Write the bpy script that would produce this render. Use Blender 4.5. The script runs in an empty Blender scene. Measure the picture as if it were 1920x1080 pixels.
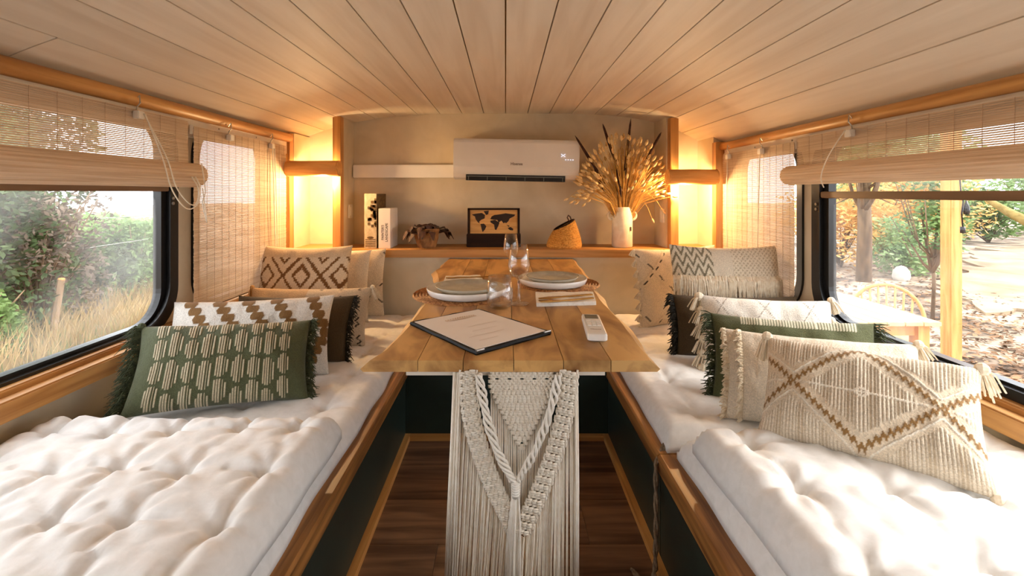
import bpy, bmesh, math, random
from mathutils import Vector, Matrix, noise
R = random.Random(7)
SC = bpy.context.scene
COL = SC.collection
PI = math.pi

# ------------------------------------------------------------------ camera, world, sun, exposure
CZ = 1.04            # eye height above the cabin floor
F = 870.0            # focal length in pixels of the 1920 px wide photograph
cam = bpy.data.cameras.new('camera')
cam.sensor_width = 36.0
cam.lens = 36.0 * F / 1920.0
cam.shift_x = 12.0 / 1920.0
cam.shift_y = -178.0 / 1920.0
cam.clip_start = 0.02
cam.clip_end = 300
camo = bpy.data.objects.new('camera', cam)
COL.objects.link(camo)
camo.location = (0, 0, CZ)
camo.rotation_euler = (PI / 2, 0, 0)
SC.camera = camo

world = bpy.data.worlds.new('overcast_sky')
SC.world = world
world.use_nodes = True
wn = world.node_tree.nodes
wn['Background'].inputs['Color'].default_value = (0.93, 0.96, 1.0, 1)
wn['Background'].inputs['Strength'].default_value = 4.2

sun = bpy.data.lights.new('sun_offscreen', 'SUN')
sun.energy = 6.0
sun.angle = math.radians(40)
sun.color = (1.0, 0.95, 0.88)
suno = bpy.data.objects.new('sun_offscreen', sun)
COL.objects.link(suno)
suno.location = (6, 0, 6)
suno.rotation_euler = Vector((-0.72, 0.2, -0.72)).to_track_quat('-Z', 'Y').to_euler()

vs = SC.view_settings
vs.view_transform = 'Standard'
vs.look = 'None'
vs.gamma = 1.0
vs.use_curve_mapping = False
vs.exposure = 0.15

# ------------------------------------------------------------------ helpers
def lin(c):
    return tuple(((v / 255.0) / 12.92 if v / 255.0 <= 0.04045 else ((v / 255.0 + 0.055) / 1.055) ** 2.4) for v in c)

def at(px, py, d):
    return Vector(((px - 948) / F * d, d, CZ - (py - 362) / F * d))

def onz(px, py, z):
    return at(px, py, (CZ - z) * F / (py - 362))

MATS = {}
def mat(name, c1, c2=None, rough=0.6, scale=(30, 30, 30), detail=4, bump=0.0, bscale=None, lo=0.35, hi=0.65,
        metal=0.0, spec=0.4, rand=False, attr=False, transl=0.0, sheen=0.0, coat=0.0, spread=(0.82, 1.12)):
    """noise-coloured surface; c1, c2 are sRGB 0-255; scale may stretch the noise into wood grain"""
    m = bpy.data.materials.new(name)
    m.use_nodes = True
    nt = m.node_tree
    N, L = nt.nodes, nt.links
    b = N['Principled BSDF']
    b.inputs['Roughness'].default_value = rough
    b.inputs['Metallic'].default_value = metal
    b.inputs['Specular IOR Level'].default_value = spec
    b.inputs['Sheen Weight'].default_value = sheen
    b.inputs['Coat Weight'].default_value = coat
    tc = N.new('ShaderNodeTexCoord')
    mp = N.new('ShaderNodeMapping')
    mp.inputs['Scale'].default_value = scale
    L.new(tc.outputs['Object'], mp.inputs['Vector'])
    if rand:
        oi = N.new('ShaderNodeObjectInfo')
        mu = N.new('ShaderNodeMath'); mu.operation = 'MULTIPLY'; mu.inputs[1].default_value = 40.0
        L.new(oi.outputs['Random'], mu.inputs[0])
        cb = N.new('ShaderNodeCombineXYZ')
        for i in range(3):
            L.new(mu.outputs[0], cb.inputs[i])
        L.new(cb.outputs[0], mp.inputs['Location'])
    nz = N.new('ShaderNodeTexNoise')
    nz.inputs['Scale'].default_value = 1.0
    nz.inputs['Detail'].default_value = detail
    nz.inputs['Distortion'].default_value = 0.6
    L.new(mp.outputs[0], nz.inputs['Vector'])
    rp = N.new('ShaderNodeValToRGB')
    rp.color_ramp.elements[0].position = lo
    rp.color_ramp.elements[1].position = hi
    rp.color_ramp.elements[0].color = (*lin(c1), 1)
    rp.color_ramp.elements[1].color = (*lin(c2 or c1), 1)
    L.new(nz.outputs['Fac'], rp.inputs['Fac'])
    out = rp.outputs['Color']
    if rand:
        hs = N.new('ShaderNodeHueSaturation')
        mr = N.new('ShaderNodeMapRange')
        mr.inputs['To Min'].default_value = spread[0]
        mr.inputs['To Max'].default_value = spread[1]
        L.new(oi.outputs['Random'], mr.inputs['Value'])
        L.new(mr.outputs[0], hs.inputs['Value'])
        L.new(out, hs.inputs['Color'])
        out = hs.outputs['Color']
    if attr:
        at_ = N.new('ShaderNodeAttribute'); at_.attribute_name = 'Col'
        mx = N.new('ShaderNodeMix'); mx.data_type = 'RGBA'; mx.blend_type = 'MULTIPLY'
        mx.inputs[0].default_value = 1.0
        L.new(at_.outputs['Color'], mx.inputs[6])
        L.new(out, mx.inputs[7])
        out = mx.outputs[2]
    L.new(out, b.inputs['Base Color'])
    if bump:
        bm = N.new('ShaderNodeBump')
        bm.inputs['Strength'].default_value = bump
        bm.inputs['Distance'].default_value = 0.004
        if bscale:
            n2 = N.new('ShaderNodeTexNoise')
            n2.inputs['Scale'].default_value = bscale
            n2.inputs['Detail'].default_value = 3
            L.new(tc.outputs['Object'], n2.inputs['Vector'])
            L.new(n2.outputs['Fac'], bm.inputs['Height'])
        else:
            L.new(nz.outputs['Fac'], bm.inputs['Height'])
        L.new(bm.outputs[0], b.inputs['Normal'])
    if transl:
        tr = N.new('ShaderNodeBsdfTranslucent')
        L.new(out, tr.inputs['Color'])
        ms = N.new('ShaderNodeMixShader'); ms.inputs[0].default_value = transl
        L.new(b.outputs[0], ms.inputs[1]); L.new(tr.outputs[0], ms.inputs[2])
        L.new(ms.outputs[0], N['Material Output'].inputs['Surface'])
    MATS[name] = m
    return m

def emit_mat(name, c, s):
    m = bpy.data.materials.new(name); m.use_nodes = True
    N, L = m.node_tree.nodes, m.node_tree.links
    e = N.new('ShaderNodeEmission'); e.inputs[0].default_value = (*lin(c), 1); e.inputs[1].default_value = s
    L.new(e.outputs[0], N['Material Output'].inputs['Surface'])
    MATS[name] = m
    return m

def glass_mat(name, power=4.0, tint=(1, 1, 1), haze=0.0, add=0.0):
    m = bpy.data.materials.new(name); m.use_nodes = True
    N, L = m.node_tree.nodes, m.node_tree.links
    tr = N.new('ShaderNodeBsdfTransparent'); tr.inputs[0].default_value = (*tint, 1)
    gl = N.new('ShaderNodeBsdfGlossy'); gl.inputs['Roughness'].default_value = 0.02
    lw = N.new('ShaderNodeLayerWeight'); lw.inputs['Blend'].default_value = 0.5
    fr = N.new('ShaderNodeMath'); fr.operation = 'POWER'; fr.inputs[1].default_value = power
    L.new(lw.outputs['Facing'], fr.inputs[0])
    sc_ = N.new('ShaderNodeMath'); sc_.operation = 'MULTIPLY'; sc_.inputs[1].default_value = 0.7
    L.new(fr.outputs[0], sc_.inputs[0])
    ad = N.new('ShaderNodeMath'); ad.operation = 'ADD'; ad.inputs[1].default_value = add; ad.use_clamp = True
    L.new(sc_.outputs[0], ad.inputs[0])
    mx = N.new('ShaderNodeMixShader')
    L.new(ad.outputs[0], mx.inputs[0]); L.new(tr.outputs[0], mx.inputs[1]); L.new(gl.outputs[0], mx.inputs[2])
    out = mx.outputs[0]
    if haze:
        tc = N.new('ShaderNodeTexCoord')
        nz = N.new('ShaderNodeTexNoise'); nz.inputs['Scale'].default_value = 2.2; nz.inputs['Detail'].default_value = 5
        L.new(tc.outputs['Object'], nz.inputs['Vector'])
        mr = N.new('ShaderNodeMapRange')
        mr.inputs['From Min'].default_value = 0.4; mr.inputs['From Max'].default_value = 0.75
        mr.inputs['To Min'].default_value = 0.0; mr.inputs['To Max'].default_value = haze
        L.new(nz.outputs['Fac'], mr.inputs['Value'])
        tl = N.new('ShaderNodeBsdfTranslucent'); tl.inputs[0].default_value = (0.9, 0.9, 0.9, 1)
        m2 = N.new('ShaderNodeMixShader')
        L.new(mr.outputs[0], m2.inputs[0]); L.new(out, m2.inputs[1]); L.new(tl.outputs[0], m2.inputs[2])
        out = m2.outputs[0]
    L.new(out, N['Material Output'].inputs['Surface'])
    MATS[name] = m
    return m

class MB:
    def __init__(s):
        s.v, s.f, s.c = [], [], None
    def box(s, x0, x1, y0, y1, z0, z1):
        i = len(s.v)
        s.v += [(x0, y0, z0), (x1, y0, z0), (x1, y1, z0), (x0, y1, z0), (x0, y0, z1), (x1, y0, z1), (x1, y1, z1), (x0, y1, z1)]
        s.f += [tuple(i + k for k in q) for q in ((3, 2, 1, 0), (4, 5, 6, 7), (0, 1, 5, 4), (1, 2, 6, 5), (2, 3, 7, 6), (3, 0, 4, 7))]
        return s
    def tube(s, pts, r, n=6, caps=True):
        """a round bar through pts; r a number or one radius per point"""
        pts = [Vector(p) for p in pts]
        rs = r if isinstance(r, (list, tuple)) else [r] * len(pts)
        up = Vector((0, 0, 1))
        base = len(s.v)
        prev = None
        for k, p in enumerate(pts):
            t = (pts[min(k + 1, len(pts) - 1)] - pts[max(k - 1, 0)])
            t = t.normalized() if t.length > 1e-9 else Vector((0, 0, 1))
            if prev is None:
                a = t.cross(up if abs(t.z) < 0.9 else Vector((1, 0, 0))).normalized()
            else:
                a = (prev - t * prev.dot(t))
                a = a.normalized() if a.length > 1e-6 else t.orthogonal().normalized()
            prev = a
            b = t.cross(a)
            for j in range(n):
                an = 2 * PI * j / n
                s.v.append(tuple(p + (a * math.cos(an) + b * math.sin(an)) * rs[k]))
        for k in range(len(pts) - 1):
            for j in range(n):
                j2 = (j + 1) % n
                s.f.append((base + k * n + j, base + k * n + j2, base + (k + 1) * n + j2, base + (k + 1) * n + j))
        if caps:
            s.f.append(tuple(base + j for j in reversed(range(n))))
            s.f.append(tuple(base + (len(pts) - 1) * n + j for j in range(n)))
        return s
    def lathe(s, prof, n=32, c=(0, 0, 0), wob=None):
        """profile of (radius, z) turned about a vertical axis through c"""
        base = len(s.v)
        for r, z in prof:
            for j in range(n):
                a = 2 * PI * j / n
                k = wob(a, z) if wob else 1.0
                s.v.append((c[0] + r * k * math.cos(a), c[1] + r * k * math.sin(a), c[2] + z))
        for k in range(len(prof) - 1):
            for j in range(n):
                j2 = (j + 1) % n
                s.f.append((base + k * n + j, base + k * n + j2, base + (k + 1) * n + j2, base + (k + 1) * n + j))
        return s
    def blob(s, c, r, n=6, m=4):
        rx, ry, rz = r if isinstance(r, (tuple, list)) else (r, r, r)
        base = len(s.v)
        for k in range(m + 1):
            t = PI * k / m
            for j in range(n):
                a = 2 * PI * j / n
                s.v.append((c[0] + rx * math.sin(t) * math.cos(a), c[1] + ry * math.sin(t) * math.sin(a), c[2] - rz * math.cos(t)))
        for k in range(m):
            for j in range(n):
                j2 = (j + 1) % n
                s.f.append((base + k * n + j, base + k * n + j2, base + (k + 1) * n + j2, base + (k + 1) * n + j))
        return s
    def prism(s, poly, axis, a, b):
        """polygon of 2-D points pushed from a to b along axis x, y or z (convex or mildly concave)"""
        base = len(s.v)
        n = len(poly)
        for t in (a, b):
            for p, q in poly:
                s.v.append({'x': (t, p, q), 'y': (p, t, q), 'z': (p, q, t)}[axis])
        for j in range(n):
            j2 = (j + 1) % n
            s.f.append((base + j, base + j2, base + n + j2, base + n + j))
        s.f.append(tuple(base + j for j in reversed(range(n))))
        s.f.append(tuple(base + n + j for j in range(n)))
        return s
    def build(s, name, m, parent=None, smooth=False, world=True, bevel=0.0):
        me = bpy.data.meshes.new(name)
        off = parent_origin(parent) if (parent and world) else Vector((0, 0, 0))
        me.from_pydata([(v[0] - off.x, v[1] - off.y, v[2] - off.z) for v in s.v], [], s.f)
        bm = bmesh.new(); bm.from_mesh(me)
        if bevel:
            bmesh.ops.remove_doubles(bm, verts=bm.verts, dist=1e-6)
            bmesh.ops.bevel(bm, geom=list(bm.edges), offset=bevel, segments=2, affect='EDGES', clamp_overlap=True)
        bmesh.ops.recalc_face_normals(bm, faces=bm.faces)
        bm.to_mesh(me); bm.free()
        if smooth:
            me.polygons.foreach_set('use_smooth', [True] * len(me.polygons))
        if s.c is not None and not bevel:
            ca = me.color_attributes.new('Col', 'FLOAT_COLOR', 'POINT')
            ca.data.foreach_set('color', [x for c in s.c for x in (*c, 1.0)])
        me.materials.append(MATS[m] if isinstance(m, str) else m)
        return link(name, me, parent)

def parent_origin(p):
    o = Vector((0, 0, 0))
    while p is not None:
        o = o + p.location
        p = p.parent
    return o

def link(name, me, parent=None):
    o = bpy.data.objects.new(name, me)
    COL.objects.link(o)
    o.parent = parent
    return o

def tag(o, label=None, cat=None, group=None, kind=None):
    if label: o['label'] = label
    if cat: o['category'] = cat
    if group: o['group'] = group
    if kind: o['kind'] = kind
    return o

def thing(name, loc, label, cat, group=None):
    o = bpy.data.objects.new(name, None)
    COL.objects.link(o)
    o.location = loc
    o.empty_display_size = 0.05
    return tag(o, label, cat, group)

def struct(o):
    o['kind'] = 'structure'
    return o

def fill(loops, depth):
    """flat plate with holes: first loop outside, others holes; 2-D points; returns verts (u, v, w) and faces"""
    cu = bpy.data.curves.new('tmp', 'CURVE')
    cu.dimensions = '2D'; cu.fill_mode = 'BOTH'; cu.extrude = depth / 2
    for lp in loops:
        sp = cu.splines.new('POLY')
        sp.points.add(len(lp) - 1)
        for k, (a, b) in enumerate(lp):
            sp.points[k].co = (a, b, 0, 1)
        sp.use_cyclic_u = True
    ob = bpy.data.objects.new('tmp', cu)
    COL.objects.link(ob)
    dg = bpy.context.evaluated_depsgraph_get()
    dg.update()
    me = bpy.data.meshes.new_from_object(ob.evaluated_get(dg))
    vs_ = [tuple(v.co) for v in me.vertices]
    fs = [tuple(p.vertices) for p in me.polygons]
    bpy.data.objects.remove(ob); bpy.data.curves.remove(cu); bpy.data.meshes.remove(me)
    return vs_, fs

def plate(mb, loops, depth, fn):
    v, f = fill(loops, depth)
    b = len(mb.v)
    mb.v += [fn(*p) for p in v]
    mb.f += [tuple(b + i for i in q) for q in f]
    return mb

def rrect(a0, a1, b0, b1, r, n=10):
    pts = []
    for cx, cy, st in ((a1 - r, b0 + r, -90), (a1 - r, b1 - r, 0), (a0 + r, b1 - r, 90), (a0 + r, b0 + r, 180)):
        for k in range(n + 1):
            an = math.radians(st + 90 * k / n)
            pts.append((cx + r * math.cos(an), cy + r * math.sin(an)))
    return pts

def text(body, size, m, parent, fn, name='lettering', bold=0.0):
    cu = bpy.data.curves.new('tmp', 'FONT')
    cu.body = body; cu.size = size; cu.align_x = 'CENTER'; cu.align_y = 'CENTER'; cu.offset = bold
    cu.resolution_u = 3
    ob = bpy.data.objects.new('tmp', cu)
    COL.objects.link(ob)
    dg = bpy.context.evaluated_depsgraph_get(); dg.update()
    me = bpy.data.meshes.new_from_object(ob.evaluated_get(dg))
    mb = MB()
    mb.v = [fn(v.co.x, v.co.y) for v in me.vertices]
    mb.f = [tuple(p.vertices) for p in me.polygons]
    bpy.data.objects.remove(ob); bpy.data.curves.remove(cu); bpy.data.meshes.remove(me)
    return mb.build(name, m, parent)

# ------------------------------------------------------------------ materials
mat('cream_paint', (206, 190, 162), (218, 203, 177), rough=0.7, scale=(6, 6, 6), bump=0.08, bscale=120)
mat('white_board', (222, 210, 194), (232, 224, 210), rough=0.6, scale=(8, 8, 8))
mat('ceiling_wood', (210, 195, 176), (228, 217, 201), rough=0.6, scale=(18, 1.3, 18), detail=8, bump=0.25, lo=0.28, hi=0.7, rand=True, spread=(0.93, 1.04))
mat('bare_pine', (186, 144, 98), (206, 166, 118), rough=0.8, scale=(20, 2, 20))
mat('pine', (164, 112, 58), (204, 152, 88), rough=0.45, scale=(34, 1.6, 34), detail=5, bump=0.1)
mat('pine_up', (162, 110, 56), (200, 148, 84), rough=0.45, scale=(34, 34, 1.6), detail=5, bump=0.1)
mat('pine_across', (160, 110, 56), (198, 146, 84), rough=0.5, scale=(1.6, 34, 34), detail=5, bump=0.1)
mat('rail_wood', (112, 70, 34), (182, 126, 68), rough=0.4, scale=(44, 2.2, 44), detail=6, bump=0.2)
mat('table_wood', (122, 76, 36), (208, 162, 100), rough=0.42, scale=(13, 3.4, 13), detail=10, bump=0.15, lo=0.27, hi=0.56, rand=True)
mat('floor_oak', (74, 52, 38), (122, 90, 66), rough=0.45, scale=(2.4, 30, 30), detail=7, bump=0.1, rand=True)
mat('green_paint', (30, 42, 38), (36, 49, 44), rough=0.42, scale=(8, 8, 8))
mat('rubber', (14, 14, 16), (20, 20, 22), rough=0.28, spec=0.5)
mat('transom_brown', (92, 66, 46), (120, 90, 66), rough=0.5, scale=(20, 2, 20))
mat('metal', (150, 146, 140), (176, 172, 166), rough=0.35, metal=0.9)
mat('plastic_white', (232, 228, 222), (238, 234, 228), rough=0.25, spec=0.5, scale=(4, 4, 4))
mat('plastic_dark', (18, 18, 20), (26, 26, 28), rough=0.5)
mat('plastic_grey', (120, 122, 116), (130, 132, 126), rough=0.4)
mat('screen_grey', (92, 98, 88), (104, 108, 98), rough=0.25)
mat('logo_grey', (120, 104, 96), (124, 108, 98), rough=0.5)
mat('reed', (208, 182, 152), (232, 212, 188), rough=0.7, scale=(200, 3, 200), transl=0.35)
mat('cord_white', (226, 216, 200), (238, 230, 216), rough=0.8)
mat('cotton', (236, 234, 230), (244, 242, 239), rough=0.85, scale=(40, 40, 40), bump=0.12, bscale=60, sheen=0.2)
mat('cotton_edge', (196, 198, 202), (212, 214, 216), rough=0.9)
mat('macrame', (236, 224, 206), (246, 239, 226), rough=0.85, scale=(160, 160, 60), bump=0.3)
mat('macrame_white', (236, 228, 214), (244, 238, 228), rough=0.85, scale=(160, 160, 60), bump=0.3)
mat('weave', (225, 225, 225), (255, 255, 255), rough=0.9, scale=(260, 260, 260), detail=2, bump=0.5, attr=True, sheen=0.2)
mat('fringe_green', (52, 58, 40), (84, 92, 64), rough=0.9, scale=(60, 60, 60))
mat('fringe_dark', (30, 27, 22), (52, 48, 40), rough=0.9, scale=(60, 60, 60))
mat('fringe_cream', (220, 202, 174), (238, 226, 204), rough=0.9, scale=(60, 60, 60))
mat('fringe_tan', (196, 150, 92), (214, 172, 116), rough=0.9, scale=(60, 60, 60))
mat('log_wood', (190, 134, 70), (230, 176, 106), rough=0.5, scale=(3, 30, 30), detail=6, bump=0.2)
mat('log_end', (196, 138, 72), (220, 166, 98), rough=0.6, scale=(40, 40, 40))
mat('stoneware', (214, 208, 194), (228, 222, 210), rough=0.35, scale=(60, 60, 60), coat=0.2)
mat('porcelain', (238, 234, 228), (244, 240, 234), rough=0.2, coat=0.3)
mat('plate_grey', (176, 170, 152), (194, 188, 170), rough=0.35, scale=(30, 30, 30), coat=0.2)
mat('rim_brown', (92, 78, 60), (110, 94, 74), rough=0.4)
mat('rattan', (118, 70, 34), (196, 136, 80), rough=0.6, scale=(90, 90, 90), bump=0.4)
mat('basket', (176, 116, 44), (222, 166, 84), rough=0.65, scale=(120, 120, 120), bump=0.5)
mat('gold', (176, 130, 62), (196, 150, 80), rough=0.3, metal=0.85)
mat('linen', (226, 218, 206), (238, 232, 222), rough=0.9, scale=(80, 80, 80), bump=0.2)
mat('leather_black', (12, 11, 11), (20, 18, 18), rough=0.5, spec=0.2, scale=(120, 120, 120), bump=0.2)
mat('paper', (234, 226, 218), (240, 233, 226), rough=0.8, scale=(5, 5, 5))
mat('print_leaf', (204, 178, 150), (220, 198, 174), rough=0.8)
mat('print_script', (214, 200, 186), (222, 208, 194), rough=0.8)
mat('paper_map', (196, 142, 74), (222, 172, 104), rough=0.6, scale=(4, 40, 40))
mat('ink_dark', (38, 24, 16), (48, 32, 22), rough=0.7)
mat('ink_print', (84, 72, 60), (92, 80, 68), rough=0.8)
mat('box_dark', (30, 17, 11), (46, 28, 17), rough=0.7, spec=0.15, scale=(4, 30, 30))
mat('photo_print', (196, 176, 140), (222, 204, 170), rough=0.6, scale=(40, 40, 30))
mat('photo_leaf', (72, 56, 34), (128, 98, 54), rough=0.6, scale=(90, 90, 90))
mat('ceramic_vase', (226, 212, 186), (236, 226, 204), rough=0.6, scale=(30, 30, 30), bump=0.15)
mat('straw', (198, 148, 70), (226, 182, 104), rough=0.8, scale=(50, 50, 50))
mat('bunny_tail', (216, 180, 122), (236, 208, 158), rough=0.95, scale=(80, 80, 80))
mat('cattail', (48, 26, 20), (74, 44, 32), rough=0.95, scale=(80, 80, 80))
mat('kraft', (118, 80, 46), (156, 112, 68), rough=0.8, scale=(30, 30, 30), bump=0.3)
mat('leaf_dried', (44, 26, 22), (92, 56, 40), rough=0.6, scale=(40, 40, 40))
mat('rope', (116, 98, 80), (150, 130, 108), rough=0.9, scale=(90, 90, 90), bump=0.3)
mat('soil', (74, 58, 46), (188, 166, 142), rough=0.95, scale=(1.6, 1.6, 1.6), detail=9, bump=0.6, bscale=9, lo=0.38, hi=0.66)
mat('pale_dirt', (122, 102, 80), (166, 146, 120), rough=0.95, scale=(1.1, 1.1, 1.1), detail=8, bump=0.4, bscale=12)
mat('litter', (70, 50, 36), (150, 112, 80), rough=0.9, scale=(3, 3, 3))
mat('bark', (84, 66, 50), (128, 104, 80), rough=0.9, scale=(16, 16, 4), bump=0.6)
mat('bark_moss', (122, 104, 56), (156, 134, 80), rough=0.9, scale=(16, 16, 16), bump=0.6)
mat('leaf_dark', (44, 58, 34), (96, 116, 70), rough=0.6, scale=(1.3, 1.3, 1.3), transl=0.3)
mat('leaf_mid', (66, 92, 46), (132, 160, 90), rough=0.6, scale=(1.6, 1.6, 1.6), transl=0.35)
mat('leaf_pale', (106, 140, 88), (170, 192, 130), rough=0.6, scale=(1.2, 1.2, 1.2), transl=0.4)
mat('leaf_gold', (196, 150, 80), (232, 190, 116), rough=0.6, scale=(1.6, 1.6, 1.6), transl=0.4)
mat('leaf_brown', (80, 68, 58), (124, 108, 92), rough=0.8, scale=(1.6, 1.6, 1.6), transl=0.2)
mat('dry_grass', (138, 112, 66), (190, 162, 110), rough=0.8, scale=(2, 2, 2), transl=0.3)
mat('green_grass', (96, 112, 58), (140, 150, 84), rough=0.8, scale=(2, 2, 2), transl=0.3)
mat('stake', (112, 92, 70), (146, 120, 94), rough=0.8, scale=(30, 30, 3), bump=0.2)
mat('garden_pine', (196, 130, 66), (226, 164, 96), rough=0.6, scale=(30, 30, 2.4), bump=0.1)
mat('garden_table', (206, 162, 112), (226, 186, 138), rough=0.6, scale=(20, 2, 20), bump=0.1)
mat('roof_tile', (168, 104, 76), (196, 132, 100), rough=0.8, scale=(6, 6, 6))
mat('stone_white', (168, 162, 154), (196, 190, 182), rough=0.9, scale=(9, 9, 9), bump=0.3)
mat('mirror_black', (10, 10, 11), (14, 14, 15), rough=0.2)
emit_mat('lamp_glow', (255, 196, 110), 14.0)
emit_mat('led_white', (240, 240, 255), 1.3)
glass_mat('window_glass', haze=0.11, add=0.03)
glass_mat('window_clear', haze=0.06, add=0.03)
glass_mat('crystal', power=1.25, tint=(0.98, 0.975, 0.965), add=0.05)

# ------------------------------------------------------------------ the cabin
def ceil_z(x):
    return 1.537 - (0.069 * (-x) ** 3.51 if x < 0 else 0.078 * x ** 4.33)

# roof skin with one child per board
YB, YF = 2.9, -1.7
mb = MB()
xs = [-1.33 + 2.66 * k / 40 for k in range(41)]
for y in (YF, YB + 0.04):
    for x in xs:
        mb.v.append((x, y, ceil_z(x) + 0.012))
for y in (YF, YB + 0.04):
    for x in xs:
        mb.v.append((x, y, ceil_z(x) + 0.05))
n = len(xs)
for k in range(n - 1):
    mb.f += [(k, k + 1, n + k + 1, n + k), (2 * n + k, 3 * n + k, 3 * n + k + 1, 2 * n + k + 1)]
    mb.f += [(k, 2 * n + k, 2 * n + k + 1, k + 1), (n + k, n + k + 1, 3 * n + k + 1, 3 * n + k)]
ceiling = struct(mb.build('ceiling', 'bare_pine'))
seams = [-1.29, -1.13, -0.968, -0.815, -0.683, -0.548, -0.408, -0.272, -0.136, 0, 0.1365, 0.273, 0.412, 0.555, 0.69, 0.828, 0.968, 1.105, 1.29]
def board(x0, x1, y0, y1):
    m = MB()
    k = 5
    for y in (y0, y1):
        for t in (0.0, 0.016):
            for j in range(k + 1):
                x = x0 + (x1 - x0) * j / k
                m.v.append((x, y, ceil_z(x) + t))
    w = k + 1
    for j in range(k):
        m.f += [(j, j + 1, 2 * w + j + 1, 2 * w + j), (w + j, 3 * w + j, 3 * w + j + 1, w + j + 1)]
        m.f += [(j, w + j, w + j + 1, j + 1), (2 * w + j, 2 * w + j + 1, 3 * w + j + 1, 3 * w + j)]
    m.f += [(0, 2 * w, 3 * w, w), (k, w + k, 3 * w + k, 2 * w + k)]
    m.build('ceiling_board', 'ceiling_wood', ceiling)
for i in range(len(seams) - 1):
    a, b = seams[i] + 0.0023, seams[i + 1] - 0.0023
    if i == 0:
        board(a, b, YF, 1.168); board(a, b, 1.172, YB)
    else:
        board(a, b, YF, YB)

# floor boards run across the aisle
fl = struct(MB().box(-1.3, 1.3, YF, 2.95, -0.06, -0.008).build('floor', 'floor_oak'))
y = 1.574 - 0.2 * 16
while y < 2.0:
    x = -0.46 - R.random() * 0.3
    cuts = [x]
    cuts.append(0.62 if R.random() < 0.5 else R.choice([-0.2, 0.25]))
    cuts.append(0.7)
    for a, b in zip(cuts, cuts[1:]):
        if b - a > 0.1:
            MB().box(max(a, -0.46) + 0.0006, min(b, 0.47) - 0.0006, max(y, YF) + 0.0006, y + 0.2 - 0.0006, -0.01, 0.0).build('floor_board', 'floor_oak', fl)
    y += 0.2

# side walls with rounded window openings
def side(sgn, zsill, win1, win2, wtop):
    name = 'wall_left' if sgn < 0 else 'wall_right'
    X = sgn * 1.29
    m = MB()
    z1 = ceil_z(sgn * 1.28) + 0.03
    outer = [(YF, -0.05), (2.95, -0.05), (2.95, z1), (YF, z1)]
    plate(m, [outer, rrect(*win1, 0.15), rrect(*win2, 0.12)], 0.04, lambda a, b, c: (X + c, a, b))
    struct(m.build(name, 'cream_paint'))
    return X

WL1, WL2 = (-1.45, 1.775, 0.541, 1.33), (1.885, 2.47, 0.545, 1.34)
WR1, WR2 = (-1.45, 1.90, 0.525, 1.28), (1.985, 2.55, 0.53, 1.29)
side(-1, 0.535, WL1, WL2, 1.33)
side(1, 0.505, WR1, WR2, 1.28)

def window(nm, sgn, w, fw, trans, glass):
    y0, y1, z0, z1 = w
    m = MB()
    X = sgn * 1.277
    plate(m, [rrect(y0 - 0.012, y1 + 0.012, z0 - 0.012, z1 + 0.012, 0.16), rrect(y0 + fw * 0.55, y1 - fw * 0.55, z0 + fw * 0.4, z1 - fw * 0.4, 0.14)], 0.034, lambda a, b, c: (X + c, a, b))
    fr = struct(m.build(nm, 'rubber', bevel=0.0))
    m = MB()
    plate(m, [rrect(y0 + fw * 0.4, y1 - fw * 0.4, z0 + fw * 0.3, z1 - fw * 0.3, 0.14), rrect(y0 + fw, y1 - fw, z0 + 0.034, z1 - 0.03, 0.11)], 0.03, lambda a, b, c: (sgn * 1.292 + c, a, b))
    m.build('inner_gasket', 'rubber', fr)
    lo = rrect(y0 + fw * 0.7, y1 - fw * 0.7, z0 + 0.02, z1 - 0.02, 0.12)
    if trans:
        m = MB(); plate(m, [rrect(y0 + fw * 0.7, y1 - fw * 0.7, z0 + 0.02, trans + 0.012, 0.11)], 0.004, lambda a, b, c: (sgn * 1.297 + c, a, b))
        m.build('pane', glass, fr)
        m = MB(); plate(m, [rrect(y0 + fw * 0.7, y1 - fw * 0.7, trans + 0.012, z1 - 0.02, 0.05)], 0.004, lambda a, b, c: (sgn * 1.304 + c, a, b))
        m.build('pane', glass, fr)
        MB().box(*sorted((sgn * 1.262, sgn * 1.302)), y0 + fw * 0.6, y1 - fw * 0.6, trans, trans + 0.026, ).build('transom', 'transom_brown', fr, bevel=0.003)
        for dz in (0.0, 0.02):
            m = MB(); m.tube([(sgn * 1.262, y1 - 0.02, trans - 0.045 + dz), (sgn * 1.255, y1 - 0.02, trans - 0.045 + dz)], 0.006, 10)
            m.build('bolt', 'metal', fr)
    else:
        m = MB(); plate(m, [lo], 0.004, lambda a, b, c: (sgn * 1.297 + c, a, b))
        m.build('pane', glass, fr)
    return fr
window('window_1', -1, WL1, 0.055, 1.046, 'window_glass')
window('window_2', -1, WL2, 0.05, None, 'window_clear')
window('window_3', 1, WR1, 0.066, 1.02, 'window_clear')
window('window_4', 1, WR2, 0.045, None, 'window_clear')

# sills under the long windows
for k, (sgn, z, y1) in enumerate(((-1, 0.538, 2.62), (1, 0.508, 2.62))):
    m = MB().box(*sorted((sgn * 1.20, sgn * 1.275)), YF, y1, z - 0.052, z)
    struct(m.build('trim_%d' % (k + 1), 'pine', bevel=0.004))
    m = MB().box(*sorted((sgn * 1.235, sgn * 1.272)), YF, y1, z - 0.005, z + 0.016)
    struct(m.build('trim_%d' % (k + 3), 'pine', bevel=0.004))

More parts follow.
